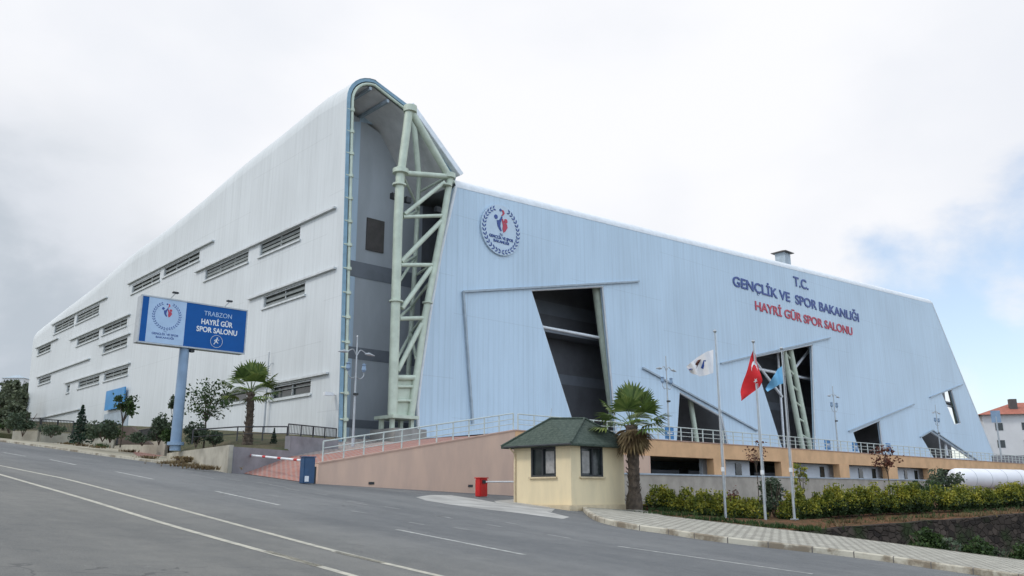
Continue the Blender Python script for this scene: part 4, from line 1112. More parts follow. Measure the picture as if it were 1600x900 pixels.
text_obj('lettering', 'HAYRİ GÜR', 'white', face, SG(sx0 + Wd * .555, sz0 + H * .555), r, UP, n_, Wd * .305, H * .115, .016, .01, .025)
text_obj('lettering', 'SPOR SALONU', 'white', face, SG(sx0 + Wd * .515, sz0 + H * .385), r, UP, n_, Wd * .395, H * .115, .016, .01, .025)
ring = MB(); rc = SG(sx0 + Wd * .715, sz0 + H * .205, .022)
ring.path([rc + r * (math.cos(a) * H * .135) + UP * (math.sin(a) * H * .135) for a in [2 * math.pi * i / 28 for i in range(29)]], .012, 6)
q = H * .1
runner = [[(.0, .62), (.22, .62), (.28, .78), (.12, .92), (-.05, .78)], [(-.05, .55), (.15, .6), (.1, .0), (.45, -.35), (.35, -.45), (-.1, -.1), (-.5, -.75), (-.65, -.65), (-.2, .05)], [(-.05, .5), (-.45, .3), (-.55, .0), (-.42, 0), (-.3, .2), (.05, .3)], [(.1, .5), (.5, .2), (.62, .4), (.52, .45), (.45, .32), (.2, .55)]]
for p in runner: ring.poly2([p], lambda a, b, d: rc + r * a * q + UP * b * q + n_ * (.002 - d), .008)
ring.build('runner_icon', 'white', face)
for u, v in ((270, 462), (354, 475)):
    x = sg(u, v)[0]; b0 = SG(x, sz1, -.1)
    f = MB().tube(b0 - r * .1, b0 + UP * .28 + n_ * .45 + r * .02, .02, n=6).build('lamp_arm', 'galv', bill)
    MB().box(b0 + UP * .26 + n_ * .5, r, n_, UP, .17, .1, .1).build('lamp_head', 'dark', f, bev=.02)
cb = SG(pbx + .38, sz0 - .22, -.2)
MB().box(cb, r, n_, UP, .12, .12, .2).build('camera_box', 'dark', bill, bev=.02)

# ================================================================== LAMP POSTS
def lamp_proto(double=True):
    o = empty('street_lamp', (0, 0, 0), '', 'street lamp', 'street lamps round the sports hall', proto=True)
    MB().tube((0, 0, 0), (0, 0, 3.2), .075, .06, 12).tube((0, 0, 3.2), (0, 0, 6.2), .055, .035, 12).tube((0, 0, 0), (0, 0, .5), .11, .10, 12).build('pole', 'galv', o, smooth_=True)
    MB().tube((0, 0, 6.2), (0, 0, 6.28), .06, .02, 10).build('finial', 'galv', o)
    for sx in ((-1, 1) if double else (1,)):
        pts = [Vector((sx * .04, 0, 5.15)), Vector((sx * .25, 0, 5.45)), Vector((sx * .6, 0, 5.3)), Vector((sx * .75, 0, 5.25))]
        MB().path(subdiv(pts, 4), .028, 6).build('arm', 'galv', o, smooth_=True)
        h = MB(); h.path([(sx * .55, 0, 5.26), (sx * .8, 0, 5.28), (sx * 1.2, 0, 5.22)], [.03, .10, .03], 8); h.build('lamp_head', 'galv', o, smooth_=True)
        l2 = MB(); l2.path(subdiv([Vector((sx * .04, 0, 3.9)), Vector((sx * .3, 0, 3.8)), Vector((sx * .52, 0, 4.0)), Vector((sx * .52, 0, 4.2))], 4), .024, 6).build('scroll_arm', 'galv', o, smooth_=True)
        MB().tube((sx * .52, 0, 4.2), (sx * .52, 0, 4.32), .06, .12, 10).tube((sx * .52, 0, 4.32), (sx * .52, 0, 4.62), .14, .10, 10).tube((sx * .52, 0, 4.62), (sx * .52, 0, 4.7), .17, .03, 10).build('lantern', 'bluegrey', o, smooth_=True)
    MB().box(Vector((0, -.08, 2.85)), Vector((1, 0, 0)), Vector((0, 1, 0)), UP, .12, .09, .12).build('junction_box', 'dark', o)
    return o
LP2 = lamp_proto(True); LP1 = lamp_proto(False)
RZ = math.atan2(r.y, r.x)
def place_lamp(u, vt, vb, h, src, label, rz=RZ, first=False, zb=None):
    dt, db = ray(u, vt)[1], ray(u, vb)[1]; Y = h / (dt - db)
    p = at(u, vb, Y)
    o = src if first else copy_tree(src)
    setloc(o, p, rz); o['label'] = label; return o
place_lamp(551, 524, 698, 6.28, LP2, 'double headed grey street lamp in front of the grey recessed end wall', first=True)
place_lamp(1046, 556, 690, 6.28, LP2, 'double headed street lamp on the podium just right of the right palm')
place_lamp(1310, 603, 706, 6.28, LP2, 'double headed street lamp between the tall second opening and the low square one')
place_lamp(1471, 632, 716, 6.28, LP2, 'double headed street lamp near the narrow slit window at the far right end')
place_lamp(411, 549, 690, 6.28, LP1, 'single armed street lamp directly right of the left palm', first=True, rz=.2)
place_lamp(246, 585, 692, 6.28, LP1, 'single armed street lamp left of the billboard pole', rz=.2)
place_lamp(323, 570, 692, 6.28, LP1, 'single armed street lamp behind the loose leafy tree', rz=.2)
place_lamp(68, 600, 668, 6.28, LP2, 'double headed street lamp at the far left end of the hall', rz=.2)
place_lamp(197, 590, 680, 6.28, LP1, 'single armed street lamp beside the bright blue entrance panel', rz=.2)

# blue notice boards on the deck
for u, v, lbl in ((1046, 678, 'blue notice board behind the railing, right of the palm'), (1293, 696, 'blue notice board behind the railing under the fourth lamp bay'), (1336, 699, 'blue notice board left of the low square opening'), (1388, 700, 'blue notice board right of the low square opening')):
    a = dw(u, v, -.6); c = D(a[0], a[1] - .35, -.6); w = MB(); w.org = c.copy()
    w.box(c, r, n_, UP, .45, .04, .8).tube(c - UP * .6 , c, .03, n=6)
    o = w.build('notice_board', simple('notice_blue', (.05, .24, .55), .4, .2, 3)); tag(o, lbl, 'notice board', 'blue notice boards on the podium')
    MB().box(c + n_ * .045 + UP * .35, r, n_, UP, .3, .006, .1).build('white_stripe', 'white', o)

# ================================================================== FLAGS
def flagpole(u0, v0, u1, v1, Y, label):
    pt = at(u0, v0, Y); pb2 = at(u1, v1, Y); pb2.x = pt.x
    o = empty('flagpole', pb2, label, 'flagpole', 'flagpoles beside the hedge')
    MB().tube(pb2 - UP * .5, pb2 + UP * (pt.z - pb2.z) * .5, .065, .055, 12).tube(pb2 + UP * (pt.z - pb2.z) * .5, Vector((pt.x, pt.y, pt.z)), .05, .03, 12).build('pole', 'galv', o, smooth_=True)
    s = MB(); s.path([pt + UP * z for z in (-.05, 0, .05, .1, .13)], [.03, .07, .09, .06, .01], 12); s.build('finial', 'galv', o, smooth_=True)
    MB().box(pb2 + UP * .0, r, n_, UP, .14, .14, .05).build('base_plate', 'galv', o)
    c = pb2 + UP * 2.2; MB().tube(c, c + UP * .2, .085, n=12).build('clamp', 'white', o)
    MB().tube(pb2 + UP * 1 + n_ * .1, pt - UP * .1 + n_ * .08, .008, n=4).build('halyard', 'white', o)
    return pt, pb2
f1 = flagpole(1117, 519, 1133, 812, 40.5, 'tall flagpole carrying the white flag, nearest the right palm')
f2 = flagpole(1177, 535, 1191, 818, 40.0, 'middle flagpole carrying the red flag')
f3 = flagpole(1221, 546, 1241, 812, 41.0, 'right flagpole carrying the light blue flag')
def cloth(name, cols, Y, mat, label, amp=.14, waves=2.3, rows_=14):
    """cols: list of (top px, bottom px) from hoist to fly"""
    def Fn(u, v, off=0):
        x = u * (len(cols) - 1); i = min(int(x), len(cols) - 2); f = x - i
        a0, b0 = cols[i]; a1, b1 = cols[i + 1]
        T = (a0[0] + (a1[0] - a0[0]) * f, a0[1] + (a1[1] - a0[1]) * f); Bt = (b0[0] + (b1[0] - b0[0]) * f, b0[1] + (b1[1] - b0[1]) * f)
        pu, pv = T[0] + (Bt[0] - T[0]) * v, T[1] + (Bt[1] - T[1]) * v
        return at(pu, pv, Y + off) + Vector((0, amp * min(1, u * 3) * math.sin(u * waves * 6.28 + v * 2.5), 0))
    mb = MB(); mb.org = Fn(0, 0)
    n = 30
    fr_ = [[Fn(i / n, j / rows_) for i in range(n + 1)] for j in range(rows_ + 1)]
    bk_ = [[Fn(i / n, j / rows_) + Vector((0, .008, 0)) for i in range(n + 1)] for j in range(rows_ + 1)]
    mb.grid(fr_).grid(bk_)
    o = mb.build(name, mat, smooth_=True, fixn=False); tag(o, label, 'flag', 'flags on the three poles')
    return o, Fn
def Cc(X, Y): return (980 + .2222 * X, 500 + .2222 * Y)
def marks(o, Fn, polys, mat, name):
    mb = MB()
    for p in polys:
        tris = tessellate_polygon([[Vector((a, b, 0)) for a, b in p]])
        for s in (-.012, .02): mb.add([Fn(a, b) + Vector((0, s, 0)) for a, b in p], [tuple(t) for t in tris])
    mb.build(name, mat, o, fixn=False)
wf, wF = cloth('flag', [(Cc(606, 208), Cc(606, 372)), (Cc(560, 222), Cc(565, 385)), (Cc(500, 258), Cc(505, 397)), (Cc(445, 300), Cc(465, 378)), (Cc(420, 325), Cc(425, 352))], 40.5, 'fwhite', 'white flag with a small red and dark emblem flying left from the first pole')
marks(wf, wF, [[(.42, .2), (.5, .15), (.62, .3), (.7, .55), (.62, .6), (.5, .4)]], 'redleaf', 'red_mark')
marks(wf, wF, [[(.62, .15), (.66, .12), (.8, .5), (.93, .7), (.9, .82), (.74, .6)], [(.3, .35), (.36, .3), (.42, .6), (.36, .7)]], 'navy', 'dark_mark')
rf_, rF = cloth('flag', [(Cc(885, 212), Cc(885, 214)), (Cc(905, 240), Cc(865, 262)), (Cc(918, 310), Cc(848, 320)), (Cc(930, 370), Cc(835, 380)), (Cc(945, 430), Cc(817, 440)), (Cc(930, 475), Cc(800, 500)), (Cc(870, 520), Cc(796, 535)), (Cc(815, 562), Cc(796, 572))], 40.0, 'fred', 'red flag with white crescent and star hanging limp from the middle pole', .16, 1.4)
def cres(cu, cv, ru, rv, k=.8, sh=.35):
    out_ = [(cu + ru * math.cos(a), cv + rv * math.sin(a)) for a in [R_(d) for d in range(50, 311, 20)]]
    inn_ = [(cu + ru * sh + ru * k * math.cos(a), cv + rv * k * math.sin(a)) for a in [R_(d) for d in range(300, 59, -20)]]
    return out_ + inn_
star = [(.56 + (.05 if i % 2 == 0 else .02) * math.cos(R_(36 * i)), .35 + (.11 if i % 2 == 0 else .045) * math.sin(R_(36 * i))) for i in range(10)]
marks(rf_, rF, [cres(.33, .42, .10, .30)], 'white', 'crescent'); marks(rf_, rF, [star], 'white', 'star')
bf, bF = cloth('flag', [(Cc(1092, 320), Cc(1098, 445)), (Cc(1060, 345), Cc(1062, 458)), (Cc(1022, 398), Cc(1030, 480)), (Cc(978, 478), Cc(984, 505))], 41.0, 'fblue', 'light blue flag drooping left from the right pole', .12, 1.2)

# ================================================================== VEGETATION
def leafquads(mb, n, fn, size, asp=1.6, seed=0, up=0.0):
    rnd = random.Random(seed)
    for _ in range(n):
        c, w = fn(rnd)
        d = Vector((rnd.gauss(0, 1), rnd.gauss(0, 1), rnd.gauss(0, 1) + up)).normalized()
        a = d.orthogonal().normalized(); a.rotate(Matrix.Rotation(rnd.uniform(0, 6.28), 3, d))
        s = size * rnd.uniform(.6, 1.3) * w; b = d.cross(a)
        mb.add([c - a * s * .5, c + b * s * asp * .45 - a * s * .05 + d * s * .1, c + a * s * .5, c - b * s * asp * .45], [(0, 1, 2, 3)])
def clumps(rnd0, n, rad, sq=(1, 1, 1), base=0.0):
    rs = []
    for _ in range(n):
        v = Vector((rnd0.gauss(0, 1), rnd0.gauss(0, 1), rnd0.gauss(0, 1))).normalized() * rnd0.uniform(.3, 1) ** .5
        rs.append(Vector((v.x * rad * sq[0], v.y * rad * sq[1], base + v.z * rad * sq[2])))
    return rs
def bush(name, loc, rad, h, mat, label, cat='bush', n=900, size=.09, seed=1, nc=12, group=None, stem=True):
    rnd = random.Random(seed); o = empty(name, loc, label, cat, group); loc = Vector(loc)
    cs_ = clumps(rnd, nc, 1.0)
    cr = [rnd.uniform(.28, .5) for _ in cs_]
    def f(r2):
        i = r2.randrange(len(cs_)); c = cs_[i]
        v = Vector((r2.gauss(0, 1), r2.gauss(0, 1), r2.gauss(0, 1))).normalized() * cr[i] * r2.uniform(.5, 1)
        p = c * .72 + v
        return loc + Vector((p.x * rad, p.y * rad, max(.03, (p.z * .5 + .5) * h))), 1
    mb = MB(); leafquads(mb, n, f, size, seed=seed); mb.build('foliage', mat, o, fixn=False)
    if stem:
        st = MB()
        for k in range(5):
            a = rnd.uniform(0, 6.28); st.path([loc - UP * .1, loc + Vector((math.cos(a) * rad * .3, math.sin(a) * rad * .3, h * .4)), loc + Vector((math.cos(a) * rad * .6, math.sin(a) * rad * .6, h * .8))], [.03, .02, .008], 5)
        st.build('stems', 'stem', o)
    return o
def tree(name, loc, h, trunk_h, crown_r, mat, label, n=900, size=.13, seed=1, cat='tree', nc=16, sq=.8, group=None, tr=.06, off=(0, 0)):
    rnd = random.Random(seed); loc = Vector(loc); o = empty(name, loc, label, cat, group)
    top_ = loc + Vector((off[0], off[1], trunk_h))
    t = MB(); t.path([loc - UP * .2, loc.lerp(top_, .5) + Vector((.05, 0, 0)), top_], [tr, tr * .8, tr * .6], 8)
    cc = loc + Vector((off[0], off[1], (trunk_h * .75 + h) / 2 + .1)); rz = (h - trunk_h * .75) / 2
    cs_ = []
    for _ in range(nc):
        v = Vector((rnd.gauss(0, 1), rnd.gauss(0, 1), rnd.gauss(0, 1))).normalized() * rnd.uniform(.35, 1) ** .6
        p = cc + Vector((v.x * crown_r * .8, v.y * crown_r * .8, v.z * rz * .82)); cs_.append(p)
        t.path([top_.lerp(loc, rnd.uniform(0, .25)), top_.lerp(p, .5) + UP * .08, p], [tr * .4, tr * .22, .006], 5)
    t.build('trunk', 'bark', o, smooth_=True)
    cr = [rnd.uniform(.2, .42) * crown_r for _ in cs_]
    def f(r2):
        i = r2.randrange(len(cs_)); v = Vector((r2.gauss(0, 1), r2.gauss(0, 1), r2.gauss(0, .8)))
        return cs_[i] + v * cr[i] * .48, 1
    mb = MB(); leafquads(mb, n, f, size, seed=seed + 5); mb.build('crown', mat, o, fixn=False)
    return o
def conifer(name, loc, h, rad, label, n=1300, seed=1, mat='conifer', size=.1):
    rnd = random.Random(seed); loc = Vector(loc); o = empty(name, loc, label, 'conifer')
    MB().tube(loc - UP * .1, loc + UP * h * .95, rad * .09, .01, 8).build('trunk', 'bark', o)
    def f(r2):
        tier = r2.randrange(11); z = (tier + r2.uniform(0, .8)) / 11.5; a = r2.uniform(0, 6.28)
        q = rad * (1 - z) * (.75 + .3 * math.sin(a * 3 + tier * 2.1)) * r2.uniform(.3, 1.0) ** .5
        return loc + Vector((math.cos(a) * q, math.sin(a) * q, .06 * h + z * h * .94 - q * .25)), 1 - z * .4
    mb = MB(); leafquads(mb, n, f, size, 2.0, seed); mb.build('foliage', mat, o, fixn=False)
    return o
def palm(loc, th, label, crown_r=1.4, seed=1, nf=26, skirt=True, tr=.2, upright=0.0):
    rnd = random.Random(seed); loc = Vector(loc); o = empty('palm_tree', loc, label, 'palm tree')
    t = MB(); pts, rr = [], []
    nseg = int(th / .11)
    for k in range(nseg + 1):
        z = th * k / nseg; pts.append(loc + Vector((.03 * math.sin(z), 0, z - (.2 if k == 0 else 0))))
        rr.append(tr * (1.55 - .9 * min(1, z / .8) * .6) * (1 + rnd.uniform(-.07, .08)))
    t.path(pts, rr, 14)
    for k in range(int(th * 34)):                            # old leaf bases
        z = rnd.uniform(.1, th); a = rnd.uniform(0, 6.28); q = tr * (1.55 - .54 * min(1, z / .8)) * 1.0
        c = loc + Vector((math.cos(a) * q, math.sin(a) * q, z)); d = Vector((math.cos(a) * .6, math.sin(a) * .6, .9)).normalized()
        t.path([c, c + d * rnd.uniform(.08, .16)], [.035, .01], 4)
    t.build('trunk', 'bark', o)
    top_ = loc + UP * th
    def frond(mb, pet, az, el, L, w, droop, nl=17):
        d = Vector((math.cos(az) * math.cos(el), math.sin(az) * math.cos(el), math.sin(el)))
        p1 = top_ + d * L * .25 + UP * .02; p2 = top_ + d * L * .52 - UP * droop * .1
        pet.path([top_ - UP * rnd.uniform(0, .15), p1, p2], [.022, .015, .009], 5)
        side = d.cross(UP).normalized() if abs(d.z) < .99 else Vector((1, 0, 0)); up2 = side.cross(d).normalized()
        for k in range(nl):
            a = -1.45 + 2.9 * k / (nl - 1); ll = w * (1 - .12 * abs(a)) * rnd.uniform(.9, 1.05)
            dd = (d * math.cos(a) + side * math.sin(a) + up2 * (.18 - .12 * abs(a))).normalized()
            m1 = p2 + dd * ll * .62 - UP * droop * .08; m2 = p2 + dd * ll - UP * (droop * .28 + rnd.uniform(0, .06))
            sw_ = (side * math.cos(a) - d * math.sin(a)).normalized() * ll * .068
            mb.add([p2, m1 - sw_, m1 + sw_, m2], [(0, 1, 3, 2)])
    gl_, gp = MB(), MB()
    for k in range(nf):
        az = k * 2.399 + rnd.uniform(-.2, .2); el = R_(82 - 95 * (k / nf)) + upright + rnd.uniform(-.1, .1)
        frond(gl_, gp, az, el, crown_r * rnd.uniform(.85, 1.05), crown_r * .52, .3 + .9 * k / nf)
    gl_.build('fronds', 'palm', o, fixn=False); gp.build('leaf_stalks', 'palm', o)
    if skirt:
        dl, dp = MB(), MB()
        for k in range(26):
            frond(dl, dp, rnd.uniform(0, 6.28), R_(rnd.uniform(-80, -15)), crown_r * rnd.uniform(.22, .5), crown_r * .42, .9, 13)
        dl.build('dry_skirt', 'deadpalm', o, fixn=False)
    return o
p = at(991, 789, 38.6); palm(p, at(986, 664, 38.6).z - p.z, 'right palm with shaggy brown skirt beside the cream kiosk', 2.1, 3, 19, True, .25, .05)
p = at(386, 697, 47.0); palm(p, at(388, 613, 47.0).z - p.z, 'left palm with full green crown beside the billboard', 2.0, 8, 20, False, .2)

# hedge on the right, three runs
def hedge(px_pts, h, label, seed, n=7000, w=.9):
    """px_pts: (u, v_bottom, Y)"""
    base = [at(u, v, Y) for u, v, Y in px_pts]; o = empty('hedge', base[0], label, 'hedge', 'golden hedges above the pavement')
    rnd = random.Random(seed); L = [0]
    for a, b in zip(base, base[1:]): L.append(L[-1] + (b - a).length)
    nb_ = int(L[-1] / .36) + 1; cs_ = []
    for k in range(nb_):
        d = L[-1] * (k + .5) / nb_
        for i in range(len(base) - 1):
            if d <= L[i + 1]: break
        p = base[i].lerp(base[i + 1], (d - L[i]) / (L[i + 1] - L[i]))
        cs_.append((p + Vector((rnd.uniform(-.1, .1), rnd.uniform(-.35, .35), 0)), rnd.uniform(.26, .58), h * rnd.uniform(.68, 1.2)))
    def mk(zlo_, zhi, sz, mat, name, nn, sd):
        def f(r2):
            c, q, hh = cs_[r2.randrange(len(cs_))]
            z = r2.uniform(zlo_, zhi); a = r2.uniform(0, 6.28)
            z = zlo_ + (zhi - zlo_) * r2.random() ** 1.25
            prof = max(.02, 1 - max(0, (z - .3) / .84) ** 2) ** .5 * (.7 + .3 * min(1, z / .3))
            rr2 = q * prof * r2.uniform(.55, 1.15) * (1 + .18 * math.sin(a * 3 + c.x * 5))
            zz = z * hh + r2.gauss(0, .03)
            if zlo_ > .1 and r2.random() < .16:                # loose shoots
                k_ = int(a * 2.2) / 2.2 + .2; g_ = r2.random(); zz = hh * (.8 + .5 * g_); rr2 = q * (.25 + .5 * ((k_ * 7.3 + c.x) % 1)); a = k_
            return c + Vector((math.cos(a) * rr2, math.sin(a) * rr2 * w, max(.02, zz))), 1
        mb = MB(); leafquads(mb, nn, f, sz, 1.7, sd, up=.5); mb.build(name, mat, o, fixn=False)
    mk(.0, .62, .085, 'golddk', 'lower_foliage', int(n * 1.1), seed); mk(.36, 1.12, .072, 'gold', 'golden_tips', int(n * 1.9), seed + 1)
    st = MB()
    for c, q, hh in cs_:
        for k in range(3):
            a = rnd.uniform(0, 6.28); st.path([c - UP * .15, c + Vector((math.cos(a) * q * .5, math.sin(a) * q * .5, hh * .6))], [.02, .008], 4)
    st.build('stems', 'stem', o)
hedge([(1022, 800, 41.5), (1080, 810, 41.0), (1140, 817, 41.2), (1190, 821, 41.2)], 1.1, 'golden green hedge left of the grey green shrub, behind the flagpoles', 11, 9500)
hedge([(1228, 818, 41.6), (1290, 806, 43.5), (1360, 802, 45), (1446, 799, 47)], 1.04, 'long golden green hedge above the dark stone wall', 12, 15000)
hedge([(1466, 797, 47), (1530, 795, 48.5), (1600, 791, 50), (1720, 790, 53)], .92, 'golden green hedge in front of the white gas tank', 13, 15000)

# planting bed and dark stone wall
sw0, sw1 = at(1248, 829, 37.6), at(1600, 803, 45.0)
swd = (sw1 - sw0).normalized(); sw2 = sw1 + swd * 45
nrmw = Vector((swd.y, -swd.x, 0)).normalized()
stw = MB(); stw.org = Vector((sw0.x, sw0.y, 0)); rnd = random.Random(3)
Np = 60; fr_ = [sw0.lerp(sw2, i / Np) for i in range(Np + 1)]
rows = []
for z in range(7):
    rows.append([Vector((p.x, p.y, p.z - .0 - z * .42)) + nrmw * (.02 + z * .05 + rnd.uniform(-.05, .05)) + UP * (rnd.uniform(-.03, .03) if z == 0 else 0) for p in fr_])
rows = [[Vector((p.x, p.y, p.z)) - nrmw * .45 for p in rows[0]]] + rows
stw.grid(rows)
tag(stw.build('stone_wall', 'stone', fixn=False), 'dark rough stone retaining wall below the hedges, facing the pavement', 'wall')
bedf = [onroad(1000, 796, .14), onroad(1033, 804.5, .14), onroad(1128, 816.5, .14), onroad(1233, 828.3, .14)] + [sw0.lerp(sw2, k) - UP * .03 - nrmw * .3 for k in (.02, .25, .5, 1)]
bedm = [at(1000, 788, 41), at(1040, 797, 43), at(1140, 806, 43.5), at(1250, 803, 46), at(1330, 797, 48), at(1450, 792, 51), at(1620, 788, 54), Vector((60, 75, 1.0))]
bedb = [lO + r * t + n_ * .1 + UP * (.9 + .0 * t) for t in (-2, 2, 8, 16, 26, 38, 52, 75)]
rows = []
for a, b, k in ((bedf, bedm, 5), (bedm, bedb, 5)):
    for j in range(k + (1 if b is bedb else 0)):
        rows.append([p.lerp(q, j / k) + UP * (0 if (j == 0 and a is bedf) else rnd.uniform(-.04, .04)) for p, q in zip(a, b)])
struct(MB().grid(rows).build('planting_bed', 'soil', smooth_=True, fixn=False))
# kiosk-side edge: low skirt under the bed so nothing floats
# weeds: small clumps
def weeds(pts, label, n, seed, h=.35, mat='leaf', spread=.6, name='weeds', size=.07):
    mb = MB(); rnd = random.Random(seed); mb.org = Vector(pts[0])
    for _ in range(n):
        c = Vector(pts[rnd.randrange(len(pts))]) + Vector((rnd.gauss(0, spread), rnd.gauss(0, spread * .5), 0))
        for k in range(4):
            d = Vector((rnd.gauss(0, .5), rnd.gauss(0, .5), 1)).normalized() * h * rnd.uniform(.4, 1.1); s = Vector((rnd.gauss(0, 1), rnd.gauss(0, 1), 0)).normalized() * size * .35
            mb.add([c - s - UP * .03, c + s - UP * .03, c + d * .6 + s * .8, c + d], [(0, 1, 2, 3)])
    o = mb.build(name, mat, fixn=False); return tag(o, label, 'weeds', kind='stuff')
ditch = []
for u, v, dy in ((1470, 858, 1.2), (1510, 860, 1.6), (1550, 862, 1.2), (1590, 866, 1.5), (1630, 868, 1.5), (1430, 850, 1.0)):
    q = onroad(u, v, .1) + Vector((0, dy, 0)); ditch.append(Vector((q.x, q.y, ground_h(q.x, q.y))))
for i, q in enumerate(ditch[:5]):
    bush('ditch_shrub', q, .85, 1.25 + .12 * (i % 3), 'leafgrey' if i % 2 else 'leaf', ['low green shrub in the ditch, leftmost below the stone wall', 'second paler shrub in the ditch below the stone wall', 'middle green shrub in the ditch below the stone wall', 'fourth paler shrub in the ditch near the picture edge', 'rightmost green shrub in the ditch cut by the picture edge'][i], n=1500, size=.1, seed=60 + i, group='shrubs in the ditch')
weeds(ditch + [q + Vector((-2, .5, 0)) for q in ditch], 'rough green weeds filling the ditch below the stone wall', 900, 5, .4)
weeds([onroad(u, v, .15) + Vector((0, .4, 0)) for u, v in ((1010, 798), (1040, 805), (1100, 813), (1160, 819), (1210, 825), (1250, 828))], 'green weeds along the pavement edge under the flagpoles', 700, 6, .22)
weeds([onroad(u, v, .14) for u, v in ((70, 690), (105, 694), (130, 697), (155, 700), (200, 706), (290, 728), (310, 731), (268, 724), (230, 716), (330, 733))], 'dry weeds growing along the left pavement and kerb', 420, 7, .22, 'deadpalm', .35)
weeds([onroad(u, v, .14) for u, v in ((125, 695), (158, 699), (308, 724))], 'green weed tufts at the foot of the beige walls', 160, 8, .4, 'leaf', .25)

weeds([sw0.lerp(sw2, k / 24) - nrmw * (.5 + 1.1 * ((k * 37) % 5) / 5) + UP * .02 for k in range(1, 16)], 'patchy dry weeds on the red soil strip above the dark stone wall', 420, 16, .26, 'deadpalm', .6)
weeds([sw0.lerp(sw2, k / 24) - nrmw * (1.2 + 1.6 * ((k * 29) % 5) / 5) + UP * .02 for k in range(0, 18)], 'green weeds scattered between the soil strip and the golden hedge', 520, 17, .3, 'leaf', .7)
# shrubs and small trees on the right
bush('round_shrub', at(1210, 806, 42.5), 1.0, 1.9, 'leafgrey', 'grey green rounded shrub between the two golden hedges', n=1900, size=.1, seed=21, nc=16)
tree('copper_tree', at(1390, 775, 49), 3.0, 1.6, .85, 'redleaf', 'small copper leaved tree rising above the long hedge', 420, .1, 31, tr=.035)
tree('copper_shrub', at(1186, 800, 44.5), 3.9, 2.7, .6, 'redleaf', 'sparse copper leaved sapling behind the middle flagpole', 160, .09, 32, tr=.025)
bush('copper_bush', at(1305, 802, 45), .36, 1.75, 'redleaf', 'narrow dark red bush in the long hedge', n=450, size=.09, seed=33)
tree('thin_sapling', at(1257, 808, 43), 2.9, 1.0, .42, 'gold', 'thin yellow green sapling right of the flagpoles', 420, .09, 34, tr=.03)
bush('rust_bush', at(1147, 812, 41.8), .36, 1.75, 'redleaf', 'rust coloured narrow bush in the left hedge', n=380, size=.08, seed=35)
bush('dark_bush', at(1450, 790, 52), 1.3, 1.7, 'leaf', 'dark green bush left of the white gas tank', n=1400, size=.12, seed=36)
bush('olive_bush', at(1475, 775, 60), 1.6, 2.0, 'leafgrey', 'olive bush touching the end of the white gas tank', n=1400, size=.13, seed=37)

# left planting
for i, (u, v, Y, rad, h) in enumerate(((80, 682, 60, 1.0, 1.0), (172, 690, 55, .9, 1.3), (222, 694, 53, 1.0, .8), (262, 697, 50.5, .7, 1.1), (335, 697, 48.5, .8, .9), (145, 688, 57, .8, .8))):
    bush('low_bush', at(u, v, Y), rad, h, 'leaf' if i % 2 else 'leafgrey', ['low grey green bush above the second farthest wall', 'dark bush hard against the small slender tree', 'low grey bush at the foot of the stair flank', 'dark bush just left of the billboard pole foot', 'low grey bush between loose tree and left palm', 'low dark bush just right of the small conifer'][i], n=900, size=.1, seed=90 + i, group='low bushes on the terrace')
bush('grey_bush', at(35, 680, 62), 1.3, 2.0, 'leafgrey', 'grey green bush at the far left end of the retaining walls', n=1300, size=.13, seed=41)
bush('grey_bush', at(14, 676, 66), 1.0, 1.3, 'leaf', 'low dark green bush cut by the left picture edge', n=900, size=.13, seed=48)
conifer('small_conifer', at(123, 692, 56), at(123, 629, 56).z - at(123, 692, 56).z, .85, 'small dark blue green conifer above the beige wall', 1700, 42)
bush('olive_bush', at(160, 688, 54), 1.15, 1.45, 'leafgrey', 'olive rounded bush between the small conifer and small tree', n=1500, size=.11, seed=43)
tree('small_tree', at(188, 694, 52), 3.2, 1.4, .8, 'leaf', 'small slender tree in front of the blue entrance panel', 900, .12, 44, tr=.05)
bush('leafy_bush', at(248, 693, 53), .95, 1.9, 'leafgrey', 'upright leafy green bush left of the billboard pole', n=1500, size=.11, seed=45)
tree('loose_tree', at(318, 696, 49.5), 4.0, 1.6, 1.75, 'leaf', 'loose dark leafed tree spreading right of the billboard pole', 1150, .115, 46, nc=24, tr=.06)
bush('yellow_bush', at(306, 697, 49), .8, 1.7, 'leafgrey', 'yellowish bush at the foot of the loose tree', n=1100, size=.1, seed=47)
tree('slim_tree', at(268, 696, 50.5), 3.2, .9, .5, 'leafgrey', 'slim pale green tree just left of the billboard pole', 800, .1, 49, tr=.04)
conifer('cone_shrub', at(427, 699, 48.5), at(427, 667, 48.5).z - at(427, 699, 48.5).z, .3, 'tiny cone shaped conifer right of the left palm', 900, 50, size=.06)
bush('low_scrub', onroad(285, 724, .12), .7, .4, 'deadpalm', 'dry brown scrub at the foot of the billboard', n=500, size=.1, seed=51, cat='scrub')
# black mesh fences over the stepped walls
fl = ['black fence above the farthest beige wall', 'black fence above the second farthest beige wall', 'black fence above the wall under the conifer', 'black fence above the wall by the small tree']
for i in range(4):
    pa, pb, zt, d, L = walls[i]
    railing([Vector((pa.x, pa.y, zt + .0)), Vector((pb.x, pb.y, zt + .0))], fl[i], .95, 1.6, 'iron', 'black fences on the stepped walls', (1.0, .15), .035, 'fence', .045, bars=.11)
railing([at(300, 694, 45), at(370, 689, 45.5), at(448, 688, 47)], 'black pipe rail behind the left palm on the lawn', .75, 1.8, 'iron', rails=(1.0, .5))
# brown sloping stair flank by the small tree
q = at(205, 694, 57); tri = MB(); tri.org = Vector(q)
tri.poly2([[(-.9, 0), (1.3, 0), (-.1, 1.15), (-.9, 1.15)]], lambda a, b, d: q + Vector((a, 0, b)) + Vector((0, 1, 0)) * d, .6)
tag(tri.build('stair_flank', simple('brown_stone', (.16, .12, .10), .9, .15, 2)), 'brown sloping stair flank beside the side entrance', 'stair wall')

